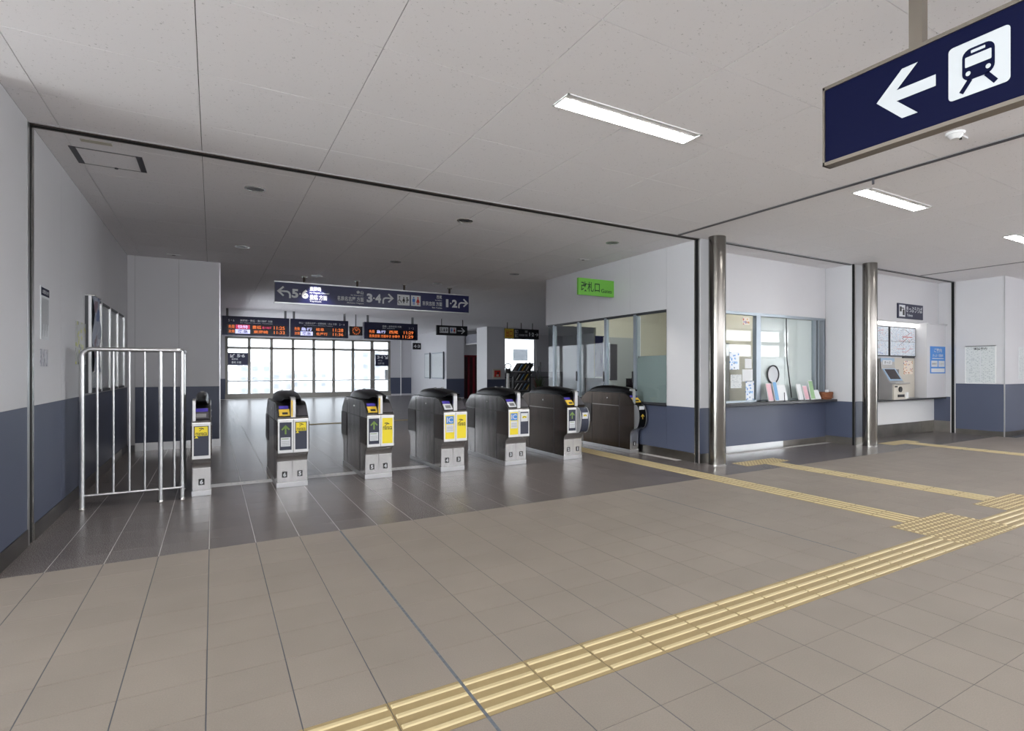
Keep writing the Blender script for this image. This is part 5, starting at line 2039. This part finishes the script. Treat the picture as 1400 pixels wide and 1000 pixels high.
for k in range(5):
    a = R(72 * k)
    MB().tube([(0, 0, .08), (.28 * math.cos(a), .28 * math.sin(a), .04)], .018, 6, 'ink').build('foot', t)
t = thing('cabinet', 'tall pale cabinet against the inner office wall', 'cabinet', (9.12, 9.0, .012))
MB().box(-.22, -.45, 0, .24, .45, 1.9, 'desk_grey').build('body', t, .004)
for s_ in (0, 1):
    MB().box(-.235, -.445 + s_ * .45, .03, -.22, -.01 + s_ * .45, 1.87, 'plastic_white').build('door', t, .002)
    MB().box(-.25, -.05 + s_ * .06, 1.0, -.235, -.03 + s_ * .06, 1.15, 'mid_grey').build('handle', t)
wallsheet('office_poster', 'dark blue poster on the back wall of the office', 'poster', (6.95 + .2, 10.19, 1.62), 0, .36, .9, 'sign_navy')
wallsheet('office_calendar', 'small dark calendar on the cream office wall', 'calendar', (9.398, 7.6, 1.72), -90, .16, .18, 'dark_grey')
for x, y, lab in ((7.0, 7.3, 'recessed office lamp over the ticket window desk'), (7.0, 9.1, 'recessed office lamp over the rear desk'),
                  (8.5, 8.2, 'recessed office lamp near the tall cabinet')):
    t = thing('office_lamp', lab, 'lamp', (x, y, CEIL))  # unseen lamps added to brighten the office interior
    MB().box(-.62, -.12, -.006, .62, .12, 0, 'plastic_white').build('lamp_frame', t)
    MB().box(-.60, -.10, -.009, .60, .10, -.005, 'lamp_office').build('diffuser', t)

# ------------------------------------------------------------------ inner hall objects
for y0, y1, lab in ((25.45, 27.2, 'wide framed notice board on the bright hall wall, nearest its corner'), (27.4, 28.3, 'narrow framed notice board on the bright hall wall, farther in')):
    t = thing('notice_board', lab, 'notice board', (9.0, (y0 + y1) / 2, 1.55), -90)
    h = (y1 - y0) / 2
    MB().box(-h, -.04, -.62, h, 0, .62, 'frame_alu').build('frame', t)
    MB().box(-h + .06, -.044, -.57, h - .06, -.038, .57, 'print_table').build('print', t)
    MB().box(h - .05, -.07, -.64, h, -.03, .64, 'frame_dark').build('edge', t)
t = thing('fire_alarm', 'red fire alarm box on the white hall pier', 'fire alarm', (10.28, 22.5, 1.18))
MB().box(-.19, -.03, -.20, .19, 0, .20, 'cream').build('plate', t)
MB().box(-.14, -.05, -.14, .14, -.03, .14, 'fire_red').build('box', t, .004)
MB().disc(.03, .03, .05, -.051, 14, 'ink').build('lens', t, fix=False)
MB().box(-.05, -.053, -.11, .06, -.05, -.04, 'cream').build('lever_plate', t)
t = thing('hanging_sign', 'white hanging advertising panel above the red door', 'sign', (10.0, 24.4, 2.75), -90)
MB().box(-.9, -.03, -.18, .9, .03, .22, 'print_notice').build('board', t)
MB().box(-.92, -.04, -.24, .92, .04, -.18, 'plastic_white').build('bottom_rail', t)
for x in (-.7, .7):
    MB().cyl(x, 0, .22, CEIL - 2.75, .012, n=8, m='mid_grey').build('hanger', t)

# rack with slanted shelves, plant and stand beside it
t = thing('leaflet_rack', 'black rack of slanted leaflet pockets beyond the gates', 'rack', (7.18, 14.0, 0))
f = MB()
f.box(-.30, .22, 0, -.26, .26, 1.0, 'ink')
f.box(.20, .0, 0, .24, .04, 1.54, 'ink')
f.box(-.30, .0, 0, -.26, .04, 1.15, 'ink')
f.box(.20, .22, 0, .24, .26, 1.54, 'ink')
f.build('frame', t)
for k in range(3):
    z0 = .78 + k * .26
    for q_ in range(4):
        x = -.34 + k * .06 + q_ * .12
        MB().prism_y([(x, z0), (x + .05, z0), (x + .20, z0 + .22), (x + .15, z0 + .22)], 0, .25, 'ink').build('shelf', t)
        MB().prism_y([(x + .055, z0 + .01), (x + .10, z0 + .01), (x + .22, z0 + .18), (x + .175, z0 + .18)], .03, .22,
                     ('paper', 'paper', 'paper_blue', 'yellow_reader')[(k + q_) % 4]).build('leaflets', t)
MB().box(-.30, .0, .72, .24, .26, .76, 'ink').build('bottom_tray', t)
t = thing('umbrella_stand', 'white pole stand with round black loop handle beside the rack', 'stand', (6.72, 14.0, 0))
MB().cyl(0, 0, 0, .03, .16, n=18, m='ink').build('base', t)
MB().cyl(0, 0, .03, 1.25, .05, .035, 14, 'plastic_white').build('pole', t)
MB().cyl(0, 0, 1.24, 1.36, .075, .075, 14, 'ink').build('collar', t)
MB().tube([(.09 * math.cos(a), 0, 1.43 + .075 * math.sin(a)) for a in [2 * math.pi * k / 18 for k in range(19)]], .012, 6, 'ink').build('loop_handle', t)
t = thing('potted_plant', 'dark spiky potted plant right of the leaflet rack', 'plant', (7.72, 14.1, 0))
MB().cyl(0, 0, 0, .62, .14, .20, 18, 'leaf_dark').build('pot', t, smooth=True)
MB().cyl(0, 0, .62, .64, .18, .18, 18, 'terracotta').build('soil', t)
rr = random.Random(3)
lf = MB()
for k in range(26):
    a, h = rr.uniform(0, 6.28), rr.uniform(.25, .62)
    r_ = rr.uniform(.10, .26)
    dx, dy = math.cos(a), math.sin(a)
    wv = .030
    vs = [(-dy * wv * .6, dx * wv * .6, .62), (dy * wv * .6, -dx * wv * .6, .62), (dx * r_ * .5 + dy * wv, dy * r_ * .5 - dx * wv, .62 + h * .6),
          (dx * r_ * .5 - dy * wv, dy * r_ * .5 + dx * wv, .62 + h * .6), (dx * r_, dy * r_, .62 + h)]
    lf.add(vs, [(0, 1, 2, 3), (3, 2, 4)], 'leaf' if k % 3 else 'terracotta')
o = lf.build('foliage', t, fix=False)
for k in range(4):
    MB().tube([(.03 * k - .05, .02, .6), (.05 * k - .08, .02, 1.2 + .12 * k)], .014, 6, 'ink').build('stalk', t)

# low counter in the shade of the inner hall (under the bright window)
t = thing('side_counter', 'low brownish counter in the shade behind the plant', 'counter', (12.6, 25.6, 0))
MB().box(-1.4, -.3, 0, 1.8, .3, .95, 'mid_grey').build('body', t)
MB().box(-1.45, -.35, .95, 1.85, .35, 1.0, 'counter_dark').build('top', t)
